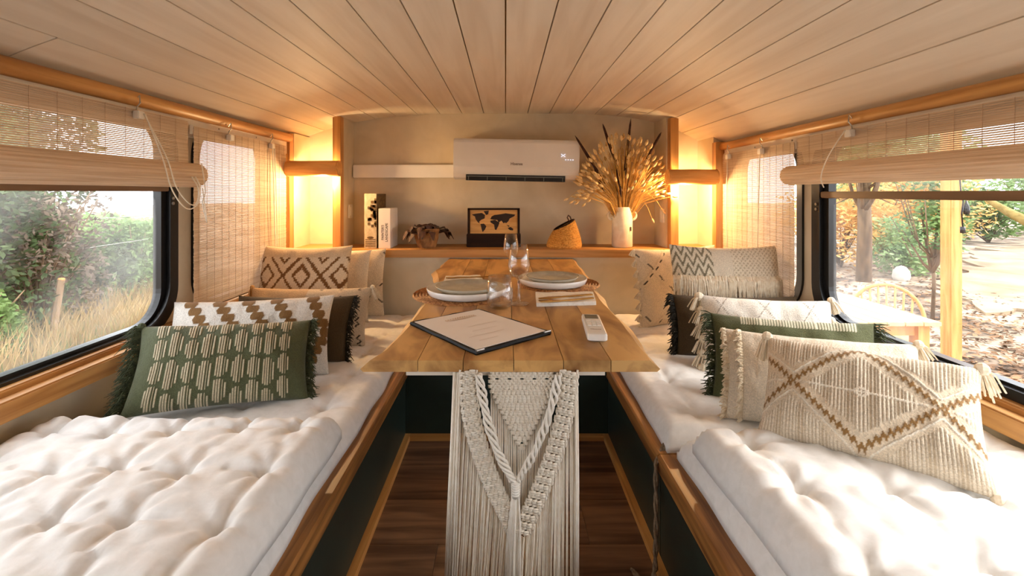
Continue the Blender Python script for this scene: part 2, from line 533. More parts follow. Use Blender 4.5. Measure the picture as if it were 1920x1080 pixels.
# end wall, shelf niche, corner nooks
struct(MB().box(-1.31, 1.31, 2.9, 2.94, -0.05, 1.6).build('wall_back', 'cream_paint'))
m = MB().box(-1.27, 1.27, 2.63, 2.645, 0.0, 0.69)
struct(m.build('wall_panel', 'cream_paint'))
sh = struct(MB().box(-1.26, 1.26, 2.6, 2.9, 0.678, 0.722).build('trim_5', 'pine_across', bevel=0.003))
for k, (xa, xb) in enumerate(((-0.975, -0.947), (0.93, 0.958))):
    z = ceil_z(xa) + 0.008
    struct(MB().box(xa, xb, 2.688, 2.9, 0.722, z).build('wall_niche_left' if k == 0 else 'wall_niche_right', 'cream_paint'))
for k, (xa, xb) in enumerate(((-1.268, -1.222), (1.2, 1.268))):
    z = ceil_z(xa) + 0.008
    struct(MB().box(xa, xb, 2.68, 2.9, 0.722, z).build('wall_nook_left' if k == 0 else 'wall_nook_right', 'cream_paint'))
for k, (xa, xb, ya) in enumerate(((-1.275, -1.222, 2.625), (-0.985, -0.938, 2.64), (0.938, 0.985, 2.64), (1.19, 1.262, 2.625))):
    z = min(ceil_z(xa), ceil_z(xb)) + 0.006
    struct(MB().box(xa, xb, ya, ya + 0.05, 0.72, z).build('trim_%d' % (k + 6), 'pine_up', bevel=0.002))
# quarter-round rails under the ceiling edge, with the white boards that carry the blinds
for k, (sgn, zc, r) in enumerate(((-1, 1.352, 0.024), (1, 1.303, 0.021))):
    m = MB().tube([(sgn * 1.228, YF, zc), (sgn * 1.228, 0.5, zc + 0.001), (sgn * 1.228, 1.6, zc), (sgn * 1.228, 2.63, zc)], r, 14)
    rl = struct(m.build('trim_%d' % (k + 10), 'pine', smooth=True))
    m = MB().box(*sorted((sgn * 1.236, sgn * 1.268)), YF, 2.62, zc - 0.09, zc + 0.02)
    bd = struct(m.build('trim_%d' % (k + 12), 'white_board'))
    for y in (0.9, 1.28, 1.66, 2.0, 2.3):
        MB().tube([(sgn * 1.237, y, zc - 0.036), (sgn * 1.234, y, zc - 0.036)], 0.004, 8).build('screw', 'metal', bd)
# plain wall behind the viewer
struct(MB().box(-1.31, 1.31, YF - 0.02, YF + 0.02, -0.05, 1.56).build('wall_front', 'cream_paint'))

# ------------------------------------------------------------------ benches
def bench(sgn, label):
    t = thing('storage_bench', (sgn * 0.85, 1.1, 0), label, 'bench')
    xf = 0.424 if sgn < 0 else 0.434
    cut = 1.30 if sgn > 0 else 9
    for a, b in (((YF + 0.05, 1.3 - 0.002), (1.3 + 0.002, 2.62)) if sgn > 0 else ((YF + 0.05, 2.62),)):
        MB().box(*sorted((sgn * xf, sgn * (xf + 0.018))), a, b, 0.0, 0.27).build('front_panel', 'green_paint', t)
        # timber edge with a slightly wavy inner line
        m = MB()
        k = 60
        for j in range(k + 1):
            y = a + (b - a) * j / k
            w = 0.075 + 0.012 * noise.noise(Vector((y * 3.0, sgn, 0)))
            x0, x1 = sgn * (xf - 0.008), sgn * (xf + w)
            m.v += [(x0, y, 0.262), (x0, y, 0.303), (x0 + sgn * 0.006, y, 0.309), (x1, y, 0.309), (x1, y, 0.262)]
        for j in range(k):
            for q in range(5):
                q2 = (q + 1) % 5
                m.f.append((j * 5 + q, j * 5 + q2, j * 5 + 5 + q2, j * 5 + 5 + q))
        m.f += [(0, 1, 2, 3, 4), tuple(k * 5 + q for q in (4, 3, 2, 1, 0))]
        m.build('edge_rail', 'rail_wood', t)
    MB().box(*sorted((sgn * (xf + 0.018), sgn * 1.265)), YF + 0.05, 2.62, 0.27, 0.3).build('seat_board', 'green_paint', t)
    MB().box(*sorted((sgn * (xf - 0.022), sgn * xf)), YF + 0.05, 1.965, 0.0, 0.022).build('floor_strip', 'pine', t)
    return t
bench(-1, 'dark green bench with long unbroken timber edge under green patterned pillow')
bench(1, 'dark green bench whose timber edge is split where the brown rope hangs')
t = thing('storage_bench', (0, 2.3, 0), 'low dark green bench across the end below the table', 'bench')
MB().box(-0.424, 0.434, 1.965, 1.983, 0, 0.27).build('front_panel', 'green_paint', t)
MB().box(-0.424, 0.434, 1.96, 2.62, 0.27, 0.3).build('seat_board', 'green_paint', t)
MB().box(-0.402, 0.412, 1.945, 1.965, 0, 0.022).build('floor_strip', 'pine_across', t)

# ------------------------------------------------------------------ futons
def futon_mesh(mb, x0, x1, y0, y1, z0, T, sx, sy, seed, step=0.011, depth=0.6, rim=0.05, skew=0.0, ragged=0.012):
    rr = random.Random(seed)
    nx, ny = max(8, int((x1 - x0) / step)), max(8, int((y1 - y0) / step))
    tufts = []
    jx, jy = max(1, round((x1 - x0) / sx)), max(1, round((y1 - y0) / sy))
    for i in range(jx):
        for j in range(jy):
            tx = x0 + (x1 - x0) * (i + 0.5) / jx + rr.uniform(-.015, .015)
            ty = y0 + (y1 - y0) * (j + 0.5 ) / jy + rr.uniform(-.015, .015)
            tufts.append((tx, ty))
    px, py = (x1 - x0) / jx, (y1 - y0) / jy
    base = len(mb.v)
    for j in range(ny + 1):
        for i in range(nx + 1):
            u, v = i / nx, j / ny
            x, y = x0 + (x1 - x0) * u, y0 + (y1 - y0) * v
            e = min(x - x0, x1 - x, y - y0, y1 - y)
            h = math.sqrt(max(0.0, 1 - (1 - min(1, e / rim)) ** 2))
            d1, d2 = 9, 9
            for tx, ty in tufts:
                d = (x - tx) ** 2 + (y - ty) ** 2
                if d < d1: d1, q = d, (tx, ty)
            dd = math.sqrt(d1)
            dim = math.exp(-(dd / 0.016) ** 2) * 0.55 + math.exp(-(dd / 0.06) ** 2) * 0.45
            # shallow valleys that join the tufts
            ax, ay = abs(x - q[0]), abs(y - q[1])
            val = 0.30 * math.exp(-(ax / 0.014) ** 2) + 0.16 * (ax / px * 2) ** 3 + 0.20 * math.exp(-(ay / 0.014) ** 2) + 0.10 * (ay / py * 2) ** 3
            # creases raying from each tuft
            an = math.atan2(y - q[1], x - q[0])
            ray = 0.13 * math.sin(an * 7 + q[0] * 40 + q[1] * 23) * math.exp(-((dd - 0.05) / 0.04) ** 2)
            nzv = 0.07 * noise.noise(Vector((x * 4, y * 4, seed))) + 0.05 * noise.noise(Vector((x * 26, y * 9, seed + 3)))
            z = z0 + T * h * (1 - depth * 0.55 * (dim + val - ray) + nzv)
            w = ragged * noise.noise(Vector((x * 5, y * 5, seed + 9)))
            mb.v.append((x + w + skew * (y - y0), y + ragged * noise.noise(Vector((x * 5, y * 5, seed + 19))), z if e > 1e-6 else z0 + T * 0.25))
    W = nx + 1
    for j in range(ny):
        for i in range(nx):
            a = base + j * W + i
            mb.f.append((a, a + 1, a + W + 1, a + W))
    # underside
    ring = [base + i for i in range(W)] + [base + j * W + nx for j in range(1, ny + 1)] + [base + ny * W + i for i in range(nx - 1, -1, -1)] + [base + j * W for j in range(ny - 1, 0, -1)]
    b2 = len(mb.v)
    for i in ring:
        x, y, _ = mb.v[i]
        mb.v.append((x, y, z0))
    k = len(ring)
    for i in range(k):
        mb.f.append((ring[i], b2 + i, b2 + (i + 1) % k, ring[(i + 1) % k]))
    mb.f.append(tuple(b2 + i for i in range(k)))
    return mb

def futon(label, layers, group=None):
    t = thing('futon_mattress', ((layers[0][0] + layers[0][1]) / 2, (layers[0][2] + layers[0][3]) / 2, layers[0][4]), label, 'mattress')
    for k, a in enumerate(layers):
        futon_mesh(MB(), *a[:6], *a[6:]).build('lower_layer' if len(layers) > 1 and k == 0 else ('upper_layer' if k else 'padding'), 'cotton', t, smooth=True)
    return t
futon('thin white tufted futon lying under the green patterned pillow', [(-1.235, -0.452, 0.62, 2.60, 0.309, 0.062, 0.26, 0.24, 1)])
futon('folded white tufted futon stacked on the bench in front of the green pillow', [(-1.215, -0.50, -0.6, 1.235, 0.362, 0.035, 0.24, 0.22, 2), (-1.215, -0.438, -0.62, 1.25, 0.378, 0.085, 0.172, 0.165, 5, 0.0085)])
futon('thin white tufted futon under the pillows with pompoms and dark fringe', [(0.462, 1.235, 1.30, 2.60, 0.309, 0.066, 0.26, 0.24, 4)])
futon('folded white futon under the big cream pillow with brown zigzag lines', [(0.475, 1.235, -0.6, 1.285, 0.309, 0.075, 0.26, 0.24, 8), (0.488, 1.235, -0.62, 1.205, 0.366, 0.09, 0.185, 0.18, 11, 0.0085)])
futon('plain white futon pad on the end bench beneath the table', [(-0.43, 0.44, 1.98, 2.61, 0.3, 0.05, 0.25, 0.25, 14)])

# ------------------------------------------------------------------ table
TZ, TT, TY0, TY1 = 0.67, 0.025, 1.025, 2.625
def interp(tab, y):
    for (a, b), (c, d) in zip(tab, tab[1:]):
        if y <= c:
            return b + (d - b) * (y - a) / (c - a)
    return tab[-1][1]
ledge = [(1.025, -0.300), (1.10, -0.280), (1.2, -0.272), (1.35, -0.268), (1.55, -0.268), (1.75, -0.272), (1.96, -0.28), (2.1, -0.305), (2.22, -0.335), (2.33, -0.318), (2.45, -0.322), (2.625, -0.315)]
redge = [(1.025, 0.318), (1.12, 0.322), (1.3525, 0.332), (1.55, 0.326), (1.75, 0.334), (1.92, 0.343), (2.2, 0.36), (2.625, 0.376)]
table = thing('dining_table', (0.02, 1.8, 0), 'live-edge plank dining table with macrame hanging from its front', 'table')
seam = [-0.194, -0.094, 0.018, 0.128, 0.233]
for i in range(6):
    k = 40
    m = MB()
    for j in range(k + 1):
        y = TY0 + (TY1 - TY0) * j / k
        xl = seam[i - 1] + 0.0008 if i else interp(ledge, y)
        xr = seam[i] - 0.0008 if i < 5 else interp(redge, y)
        wob = 0.004 * noise.noise(Vector((y * 9, i, 0)))
        el = 0.022 + 0.01 * noise.noise(Vector((y * 5, 1, 0))) if i == 0 else 0
        er = 0.024 + 0.01 * noise.noise(Vector((y * 5, 7, 0))) if i == 5 else 0
        if i == 0: xl += wob
        if i == 5: xr += wob
        m.v += [(xl, y, TZ), (xr, y, TZ), (xr + er, y, TZ - TT * 0.75), (xr + er * 0.7, y, TZ - TT), (xl - el * 0.7, y, TZ - TT), (xl - el, y, TZ - TT * 0.75)]
    for j in range(k):
        for q in range(6):
            q2 = (q + 1) % 6
            m.f.append((j * 6 + q, j * 6 + 6 + q, j * 6 + 6 + q2, j * 6 + q2))
    m.f += [tuple(range(6)), tuple(k * 6 + q for q in range(5, -1, -1))]
    m.build('plank', 'table_wood', table)
MB().box(-0.222, 0.222, 1.036, 1.075, TZ - TT - 0.012, TZ - TT).build('batten', 'white_board', table)
MB().box(-0.2, 0.24, 2.2, 2.26, TZ - TT - 0.03, TZ - TT).build('batten', 'rail_wood', table)
MB().box(-0.02, 0.06, 1.5, 1.58, 0.0, TZ - TT).build('leg', 'green_paint', table)
MB().box(-0.1, 0.14, 1.42, 1.66, 0.0, 0.015).build('foot_plate', 'green_paint', table)

# ------------------------------------------------------------------ macrame hanging at the table front
MY = 1.03
def mp(px, py, dy=0.0):   # crop pixels of the hanging -> its own plane
    X, Y = 760 + px * 0.3704, 680 + py * 0.3704
    return Vector(((X - 948) / F * MY, MY - 0.002 + dy, CZ - (Y - 362) / F * MY))
mac = thing('macrame_hanging', (0.024, MY, 0.64), 'cream knotted macrame with V bands and long fringe below the tabletop', 'macrame')
def poly_at(tab, y):
    return interp(tab, y)
bandL = [(45, 322), (150, 322), (250, 333), (350, 355), (450, 385), (550, 420), (650, 462), (750, 512), (850, 560), (900, 585)]
bandR = [(45, 828), (150, 822), (250, 806), (350, 782), (450, 752), (550, 716), (650, 676), (750, 630), (850, 588), (900, 565)]
m = MB()
y = 45
row = 0
while y < 860:
    for tab, s in ((bandL, -1), (bandR, 1)):
        cx = interp(tab, y)
        for q in (-1, 0, 1):
            ox = q * 24 + (6 if row % 2 else -6)
            p = mp(cx + ox, y + s * q * 6, -0.006 + 0.003 * (row % 2))
            m.tube([p + Vector((-0.0052, 0, 0.002)), p + Vector((0, -0.0042, 0.0042)), p + Vector((0.0052, 0, 0.002))], 0.0028, 6)
            m.tube([p + Vector((-0.0048, 0, -0.003)), p + Vector((0, -0.0038, -0.0005)), p + Vector((0.0048, 0, -0.003))], 0.0026, 6)
        for q in (-42, 42):
            p = mp(cx + q, y, -0.004)
            m.tube([p + Vector((0, 0, 0.006)), p + Vector((0.0015 * (1 if row % 2 else -1), -0.002, 0)), p + Vector((0, 0, -0.006))], 0.0026, 5)
    y += 19
    row += 1
m.build('knotted_band', 'macrame', mac, smooth=True)
m = MB()
y, row = 55, 0
while y < 440:
    half = 158 if y < 130 else 158 - (y - 130) * 158 / 315
    cx = 590
    k = max(1, int(half * 2 / 21))
    for j in range(k + (row % 2)):
        x = cx - half + (j + 0.5 * ((row + 1) % 2)) * (2 * half / k)
        if y < 90 and row % 3 == 2 and j % 3 == 1: continue
        p = mp(x, y, 0.002)
        m.tube([p + Vector((-0.0045, 0, 0.0015)), p + Vector((0, -0.004, 0.003)), p + Vector((0.0045, 0, 0.0015))], 0.0026, 5)
        m.tube([p + Vector((-0.0042, 0, -0.0022)), p + Vector((0, -0.0036, -0.0004)), p + Vector((0.0042, 0, -0.0022))], 0.0024, 5)
    y += 13
    row += 1
m.build('knotted_panel', 'macrame', mac, smooth=True)
def twist(path, label=None):
    m = MB()
    pts = [mp(a, b, -0.012) for a, b in path]
    dense = []
    for k in range(len(pts) - 1):
        for j in range(10):
            dense.append(pts[k].lerp(pts[k + 1], j / 10))
    dense.append(pts[-1])
    for ph in range(4):
        st = []
        for k, p in enumerate(dense):
            a = ph * PI / 2 + k * 0.42
            wid = 0.0052 + 0.0032 * math.sin(k * 0.42 * 0.5) ** 2
            st.append(p + Vector((math.cos(a) * wid, math.sin(a) * 0.0045, math.cos(a) * 0.0015)))
        m.tube(st, 0.0034, 6)
    m.build('twisted_cord', 'macrame_white', mac, smooth=True)
twist([(372, 45), (395, 170), (420, 290), (462, 420), (505, 510), (548, 580)])
twist([(772, 45), (748, 170), (705, 310), (660, 420), (612, 510), (566, 580)])
m = MB()
for k in range(6):
    p = mp(557, 585 + k * 12, -0.012)
    m.lathe([(0.0085, -0.002), (0.0102, 0), (0.0085, 0.002)], 12, p)
m.tube([mp(557, 575, -0.012), mp(557, 660, -0.012)], 0.008, 10)
m.build('wrapped_knot', 'macrame_white', mac, smooth=True)
m = MB()
for k in range(22):
    a = R.uniform(-1, 1)
    dy = -0.012 + R.uniform(-0.006, 0.006)
    m.tube([mp(557 + a * 16, 650, dy), mp(552 + a * 30, 800, dy), mp(548 + a * 33 + R.uniform(-6, 6), 950, dy), mp(545 + a * 36 + R.uniform(-8, 8), 1190 + R.uniform(-40, 40), dy)], 0.0024, 5)
tag(m.build('tassel', 'macrame_white', mac, smooth=True), kind='stuff')
m = MB()
x = 246
while x < 872:
    c = (x - 558) / 313
    jit = R.uniform(-3, 3)
    xb = 558 + c * 340 - 26 + R.uniform(-5, 5)       # drifts to the left as it falls
    ylow = 1230 + R.uniform(-50, 50)
    for tab, s in ((bandL, -1), (bandR, 1)):
        pass
    # where the band sits above this cord
    ys = None
    for q in range(45, 900, 8):
        if (x < 558 and interp(bandL, q) - 40 > x) or (x >= 558 and interp(bandR, q) + 40 < x):
            ys = q; break
    outer = x < 285 or x > 845
    y0 = 45 if (outer or ys is None and abs(c) > 0.8) else (ys or 880)
    dy = 0.003 + R.uniform(-0.004, 0.005)
    m.tube([mp(x + jit * 0.3, y0, dy), mp(x + (xb - x) * 0.3, y0 + (ylow - y0) * 0.3, dy + R.uniform(-.003, .003)), mp(x + (xb - x) * 0.65 + jit, y0 + (ylow - y0) * 0.65, dy), mp(xb, ylow, dy + R.uniform(-.004, .004))], 0.0024, 5)
    if outer:
        m.tube([mp(x + 4, y0, dy - 0.006), mp(x + (xb - x) * 0.5 + 7, 600, dy - 0.008), mp(xb + 6, ylow, dy - 0.004)], 0.0024, 5)
    x += 9.5
# cords between the small panel and the band
for k in range(28):
    x = 436 + k * 11.2
    yt = 130 + (158 - abs(x - 590)) * 315 / 158 if abs(x - 590) < 158 else 130
    q = next((q for q in range(60, 900, 8) if interp(bandL, q) + 30 > x or interp(bandR, q) - 30 < x), 880)
    if q > yt + 20:
        m.tube([mp(x, yt - 8, 0.007), mp(x + R.uniform(-2, 2), (yt + q) / 2, 0.008), mp(x - 2, q + 12, 0.007)], 0.0023, 5)
tag(m.build('cord_fringe', 'macrame', mac, smooth=True), kind='stuff')
m = MB().tube([mp(238, 42, 0.004), mp(872, 42, 0.004)], 0.0035, 8)
m.build('mounting_cord', 'macrame', mac)

# ------------------------------------------------------------------ pillows
def hsh(*a):
    return (math.sin(sum(v * k for v, k in zip(a, (12.9898, 78.233, 37.719)))) * 43758.5453) % 1.0

CREAM, CREAM2, WHITE = lin((226, 208, 182)), lin((214, 194, 166)), lin((236, 230, 220))
BROWN, BLACK, GREEN = lin((134, 96, 48)), lin((44, 36, 32)), lin((88, 94, 64))
TAN, OLIVE = lin((206, 172, 130)), lin((84, 66, 40))
def tri(x):
    return abs((x % 1.0) * 2 - 1)

def pat_green(u, v):
    c, r = GREEN, 0.0
    if 0.10 < u < 0.90:
        q = (u - 0.10) / 0.80 * 9
        col, fr = int(q), q % 1
        st = fr * 6.2
        i = int(st)
        if i < 5 and st % 1 < 0.52:
            w = (v * (2.9 if col % 2 else 3.9) + (0.5 if col % 2 else 0.0) + (0.13 if (col // 2) % 2 else 0)) % 1
            ln = ((0.30, 0.44, 0.455, 0.45, 0.36), (0.40, 0.45, 0.45, 0.40, 0.28), (0.24, 0.40, 0.45, 0.45, 0.30))[col % 3][i]
            if abs(w - 0.5) < ln:
                c, r = lin((220, 208, 178)), 1.0
    return c, r
def pat_steps(u, v):
    q = math.floor(v * 9) / 9
    c, r = WHITE, 0.3 * hsh(int(u * 130), int(v * 70))
    for k in range(5):
        cx = 0.14 + k * 0.175 + (0.34 * (1 - q) - 0.06 if k < 4 else 0.15 * (1 - tri(q * 0.9 + 0.1)))
        wv = 0.030 + 0.012 * math.sin((v * 9 % 1) * PI)
        if abs(u - cx) < wv and (k >= 4 or v > 0.30):
            return BROWN, 0.7
    return c, r
def pat_plain_olive(u, v):
    return OLIVE, 0.0
def pat_plain_cream(u, v):
    return CREAM, 0.25 * tri(v * 40)
def pat_zig_black(u, v):
    if u < 0.5: return TAN, 0.0
    for x0 in (0.64, 0.80, 0.95):
        if abs(u - x0 - 0.03 * tri(v * 11) + 0.05 * v) < 0.008 and (v * 3.2) % 1 < 0.62:
            return BLACK, 0.5
    return CREAM2, 0.15 * tri(u * 60)
def pat_diamond(u, v):
    if v > 0.86: return lin((216, 190, 154)), 0.0
    a = math.floor(u * 64) / 64
    b = math.floor(v * 44) / 44
    p = abs(((a - 0.53 + 0.2) % 0.4) - 0.2) / 0.2
    s = abs(((b - 0.62 + 0.29) % 0.58) - 0.29) / 0.29
    d = p + s
    if 0.90 < d < 1.08 or 0.36 < d < 0.54 or d > 1.50 and d < 1.64: return lin((122, 82, 38)), 0.6
    return lin((226, 204, 172)), 0.1 * tri(v * 50)
def pat_dash(u, v):
    for s in (1, -1):
        w = (u * 2.0 + s * v * 1.4 + 0.2) % 1
        if abs(w - 0.5) < 0.018 and (v * 9 + u * 3) % 1 < 0.5: return BLACK, 0.5
        if abs(w - 0.42) < 0.012: return CREAM2, 0.6
    return CREAM, 0.15 * tri(u * 50)
def pat_chevron(u, v):
    if u < 0.36:
        w = (v * 9 + 1.05 * tri(u * 11)) % 1
        return (lin((128, 116, 92)), 0.3) if w < 0.42 else (lin((222, 208, 182)), 0.0)
    if u < 0.54: return lin((220, 204, 180)), 0.0
    if v > 0.5:
        w = abs(((u * 26 + v * 20) % 1) - 0.5) < 0.22 or abs(((u * 26 - v * 20) % 1) - 0.5) < 0.22
        return (lin((226, 210, 184)), 0.5) if w else (lin((190, 172, 146)), 0.0)
    return lin((226, 214, 196)), 0.0
def pat_white_lines(u, v):
    for s in (1, -1):
        w = (u * 3.0 + s * v * 1.2) % 1
        if abs(w - 0.5) < 0.010: return lin((150, 136, 118)), 0.4
    return lin((236, 228, 216)), 0.0
def pat_ruffle(u, v):
    return lin((232, 218, 196)), 0.4 * tri(u * 26 + 0.6 * math.sin(v * 9))
def pat_big(u, v):
    pu = abs(((u - 0.5 + 0.33) % 0.66) - 0.33) / 0.33
    pv = abs(v - 0.5) / 0.46
    d = pu + pv
    z = 0.055 * (tri(u * 34) - 0.5) * 2
    if abs(d - 1.0 + z) < 0.05: return lin((146, 108, 58)), 0.9
    if abs(d - 1.17) < 0.018: return lin((240, 230, 212)), 1.0
    if abs(d - 0.10) < 0.03 or (d < 0.85 and abs(v - 0.5) < 0.008): return lin((236, 224, 204)), 0.8
    rib = tri(u * 62)
    if d < 0.80 - 0.06 * hsh(int(u * 62), 1) or d > 1.26 + 0.10 * hsh(int(u * 62), 3):
        return (lin((232, 218, 196)), 0.8) if rib > 0.45 else (lin((202, 182, 154)), 0.0)
    return lin((224, 206, 180)), 0.15

def pillow(label, BL, BR, H, lean, T, fn, res=0.004, relief=0.0025, seed=0, over=0.0, name='cushion', group=None):
    BL, BR = Vector(BL), Vector(BR)
    W = (BR - BL).length
    X = (BR - BL).normalized()
    Nf = Vector((X.y, -X.x, 0)).normalized()
    if Nf.y > 0: Nf = -Nf
    Z0 = X.cross(-Nf)
    if Z0.z < 0: Z0 = -Z0
    a = math.radians(lean)
    up = (Z0 * math.cos(a) - Nf * math.sin(a)).normalized()
    fwd = X.cross(up)                       # local +y, away from the viewer
    if fwd.dot(Nf) > 0: fwd = -fwd
    Yv = up.cross(X)
    t = thing(name, (BL + BR) / 2, label, 'pillow', group)
    t.rotation_euler = Matrix((X, Yv, up)).transposed().to_euler()
    def pos(u, v, side, rel=0.0):
        a_, b_ = u * 2 - 1, v * 2 - 1
        x = W / 2 * a_ * (1 - 0.055 * (1 - b_ * b_) * abs(a_))
        z = H / 2 + H / 2 * b_ * (1 - 0.075 * (1 - a_ * a_) * abs(b_))
        th = T / 2 * (max(0.0, (1 - abs(a_) ** 2.6) * (1 - abs(b_) ** 2.6))) ** 0.5
        edge = min(1.0, th / (T * 0.2))
        nz = 0.010 * edge * noise.noise(Vector((x * 9, z * 9, seed))) + 0.004 * edge * noise.noise(Vector((x * 28, z * 20, seed + 5)))
        return (x, side * (th + nz + rel * edge), z)
    m = MB()
    nu, nv = int(W / res), int(H / res)
    m.c = []
    for j in range(nv + 1):
        for i in range(nu + 1):
            u, v = i / nu, j / nv
            c, r = fn(u, v)
            m.v.append(pos(u, v, -1, r * relief))
            m.c.append(c)
    for j in range(nv):
        for i in range(nu):
            q = j * (nu + 1) + i
            m.f.append((q, q + 1, q + nu + 2, q + nu + 1))
    b0 = len(m.v)
    ku, kv = 24, 14
    for j in range(kv + 1):
        for i in range(ku + 1):
            u, v = i / ku, j / kv
            m.v.append(pos(u, v, 1))
            m.c.append(fn(0.02, 0.02)[0])
    for j in range(kv):
        for i in range(ku):
            q = b0 + j * (ku + 1) + i
            m.f.append((q, q + ku + 1, q + ku + 2, q + 1))
    m.build('cover', 'weave', t, smooth=True, world=False)
    return t, pos, W, H

def side_fringe(P, u, m_, n=90, length=0.05, r=0.0016, droop=0.5, clump=1.0):
    t, pos, W, H = P
    mb = MB()
    for k in range(n):
        v = (k + R.random()) / n
        p = Vector(pos(u, v, -1))
        out = 1 if u > 0.5 else -1
        d = Vector((out * R.uniform(0.5, 1.0), R.uniform(-0.6, 0.35), R.uniform(-0.7, 0.45))) * length * R.uniform(0.6, 1.15)
        q = p + d * 0.55 + Vector((0, R.uniform(-.006, .006), 0))
        e = p + d + Vector((0, 0, -droop * length * R.random()))
        mb.tube([p, q, e], [r * 1.2, r * 1.4, r * 0.5], 4, caps=False)
    return tag(mb.build('fringe', m_, t, world=False), kind='stuff')

def tassel(P, p, m_, L=0.07, r=0.014, tilt=(0, 0), name='tassel'):
    t = P[0]
    mb = MB()
    p = Vector(p)
    # hang in true vertical: undo the pillow rotation
    R3 = t.rotation_euler.to_matrix().inverted()
    dn = (R3 @ Vector((tilt[0], tilt[1], -1))).normalized()
    s1 = dn.orthogonal().normalized(); s2 = dn.cross(s1)
    mb.blob(p, r * 0.62, 8, 6)
    for k in range(26):
        a = 2 * PI * k / 26 + R.random()
        q = r * (0.35 + 0.65 * (k % 3) / 2)
        o = s1 * math.cos(a) + s2 * math.sin(a)
        mb.tube([p + o * r * 0.3, p + dn * L * 0.3 + o * q * 0.8, p + dn * L * R.uniform(0.85, 1.05) + o * q * 1.15], 0.0021, 4, caps=False)
    return mb.build(name, m_, t, world=False)

def corner(P, u, v):
    return P[1](u, v, -1)

# left row, nearest first
g = pillow('dark green pillow with white broken stripes and green fringed ends', onz(222, 786, 0.40), onz(578, 748, 0.365), 0.27, 36, 0.15, pat_green, res=0.0022, seed=1)
side_fringe(g, 0.0, 'fringe_green', 320, 0.046, 0.0011, 0.8); side_fringe(g, 1.0, 'fringe_green', 320, 0.036, 0.0011, 0.8)
tassel(g, corner(g, 0.0, 1.0), 'fringe_green', 0.05, 0.02, (-0.8, 0.2))
p = pillow('white woven pillow with stepped brown bands between green pillows', (-1.215, 1.60, 0.365), onz(617, 702, 0.365), 0.305, 30, 0.12, pat_steps, res=0.003, seed=2, relief=0.004)
p = pillow('plain olive brown pillow with black fringe behind the brown-stepped pillow', (-1.12, 1.84, 0.362), onz(648, 682, 0.362), 0.27, 24, 0.085, pat_plain_olive, res=0.008, seed=3)
side_fringe(p, 1.0, 'fringe_dark', 150, 0.035)
p = pillow('half tan half cream pillow with black zigzag stitches and white corner tassel', (-1.17, 2.03, 0.36), onz(685, 652, 0.36), 0.27, 26, 0.13, pat_zig_black, res=0.004, seed=4)
tassel(p, corner(p, 1.0, 1.0), 'fringe_cream', 0.06, 0.018, (0.5, 0))
tassel(p, corner(p, 0.0, 1.0), 'fringe_tan', 0.06, 0.018)
p = pillow('square cream pillow with brown stepped diamonds leaning in the corner', (-1.245, 2.27, 0.365), (-0.775, 2.26, 0.365), 0.42, 12, 0.14, pat_diamond, res=0.004, seed=5)
p = pillow('plain cream ribbed pillow just behind the diamond pillow', (-1.2, 2.44, 0.365), (-0.715, 2.42, 0.365), 0.375, 6, 0.09, pat_plain_cream, res=0.006, seed=6)
p = pillow('cream pillow with black dashes standing against the left end panel', (-1.17, 2.565, 0.36), (-0.66, 2.53, 0.36), 0.375, 4, 0.09, pat_dash, res=0.005, seed=7)

# right row, nearest first
b = pillow('large cream pillow with brown zigzag diamond and corner tassels', onz(1418, 815, 0.43), onz(1876, 940, 0.44), 0.268, 40, 0.15, pat_big, res=0.0024, relief=0.003, seed=11)
for (u, v), tl in (((0, 1), (-0.2, -0.1)), ((1, 1), (0.5, 0.2)), ((1, 0), (0.7, -0.4)), ((0, 0), (-0.3, 0))):
    tassel(b, corner(b, u, v), 'fringe_cream', 0.068, 0.023, tl)
p = pillow('cream pillow with ruffled fringe strip behind the big zigzag pillow', (0.635, 1.375, 0.375), (1.06, 1.13, 0.40), 0.27, 32, 0.12, pat_ruffle, res=0.006, seed=12, relief=0.003)
side_fringe(p, 0.03, 'fringe_cream', 120, 0.022, 0.0026); side_fringe(p, 0.12, 'fringe_cream', 150, 0.02, 0.0026)
tassel(p, corner(p, 1.0, 1.0), 'fringe_cream', 0.05, 0.02, (0.5, 0))
p = pillow('moss green pillow with short white stitches squeezed between ruffled and pompom pillows', onz(1335, 744, 0.37), (1.10, 1.32, 0.39), 0.28, 30, 0.11, lambda u, v: (lin((84, 88, 52)), 0.0) if v < 0.86 or not 0.2 < u < 0.9 or (u * 60) % 1 > 0.5 else (lin((224, 216, 190)), 0.6), res=0.004, seed=13)
side_fringe(p, 0.0, 'fringe_green', 150, 0.04); side_fringe(p, 1.0, 'fringe_green', 120, 0.05)
w = pillow('white pillow with faint diagonal lines and pompom tassels down its side', onz(1316, 694, 0.368), (1.17, 1.60, 0.38), 0.29, 26, 0.13, pat_white_lines, res=0.004, seed=14)
for k in range(6):
    tassel(w, corner(w, 0.0, 0.02 + k * 0.19), 'fringe_cream', 0.062, 0.03, (-0.35, -0.2), name='pompom')
for k in range(3):
    tassel(w, corner(w, 1.0, 0.5 + k * 0.25), 'fringe_cream', 0.05, 0.022, (0.35, -0.2), name='pompom')
p = pillow('brown pillow with shaggy black fringe in front of the chevron pillow', onz(1268, 668, 0.365), (1.2, 1.86, 0.37), 0.25, 14, 0.09, pat_plain_olive, res=0.008, seed=15)
side_fringe(p, 0.0, 'fringe_dark', 200, 0.04, 0.0022)
c = pillow('cream pillow with grey chevrons and a long fringe across its middle', (0.745, 2.07, 0.37), (1.225, 2.03, 0.37), 0.44, 8, 0.13, pat_chevron, res=0.0035, seed=16)
mbf = MB()
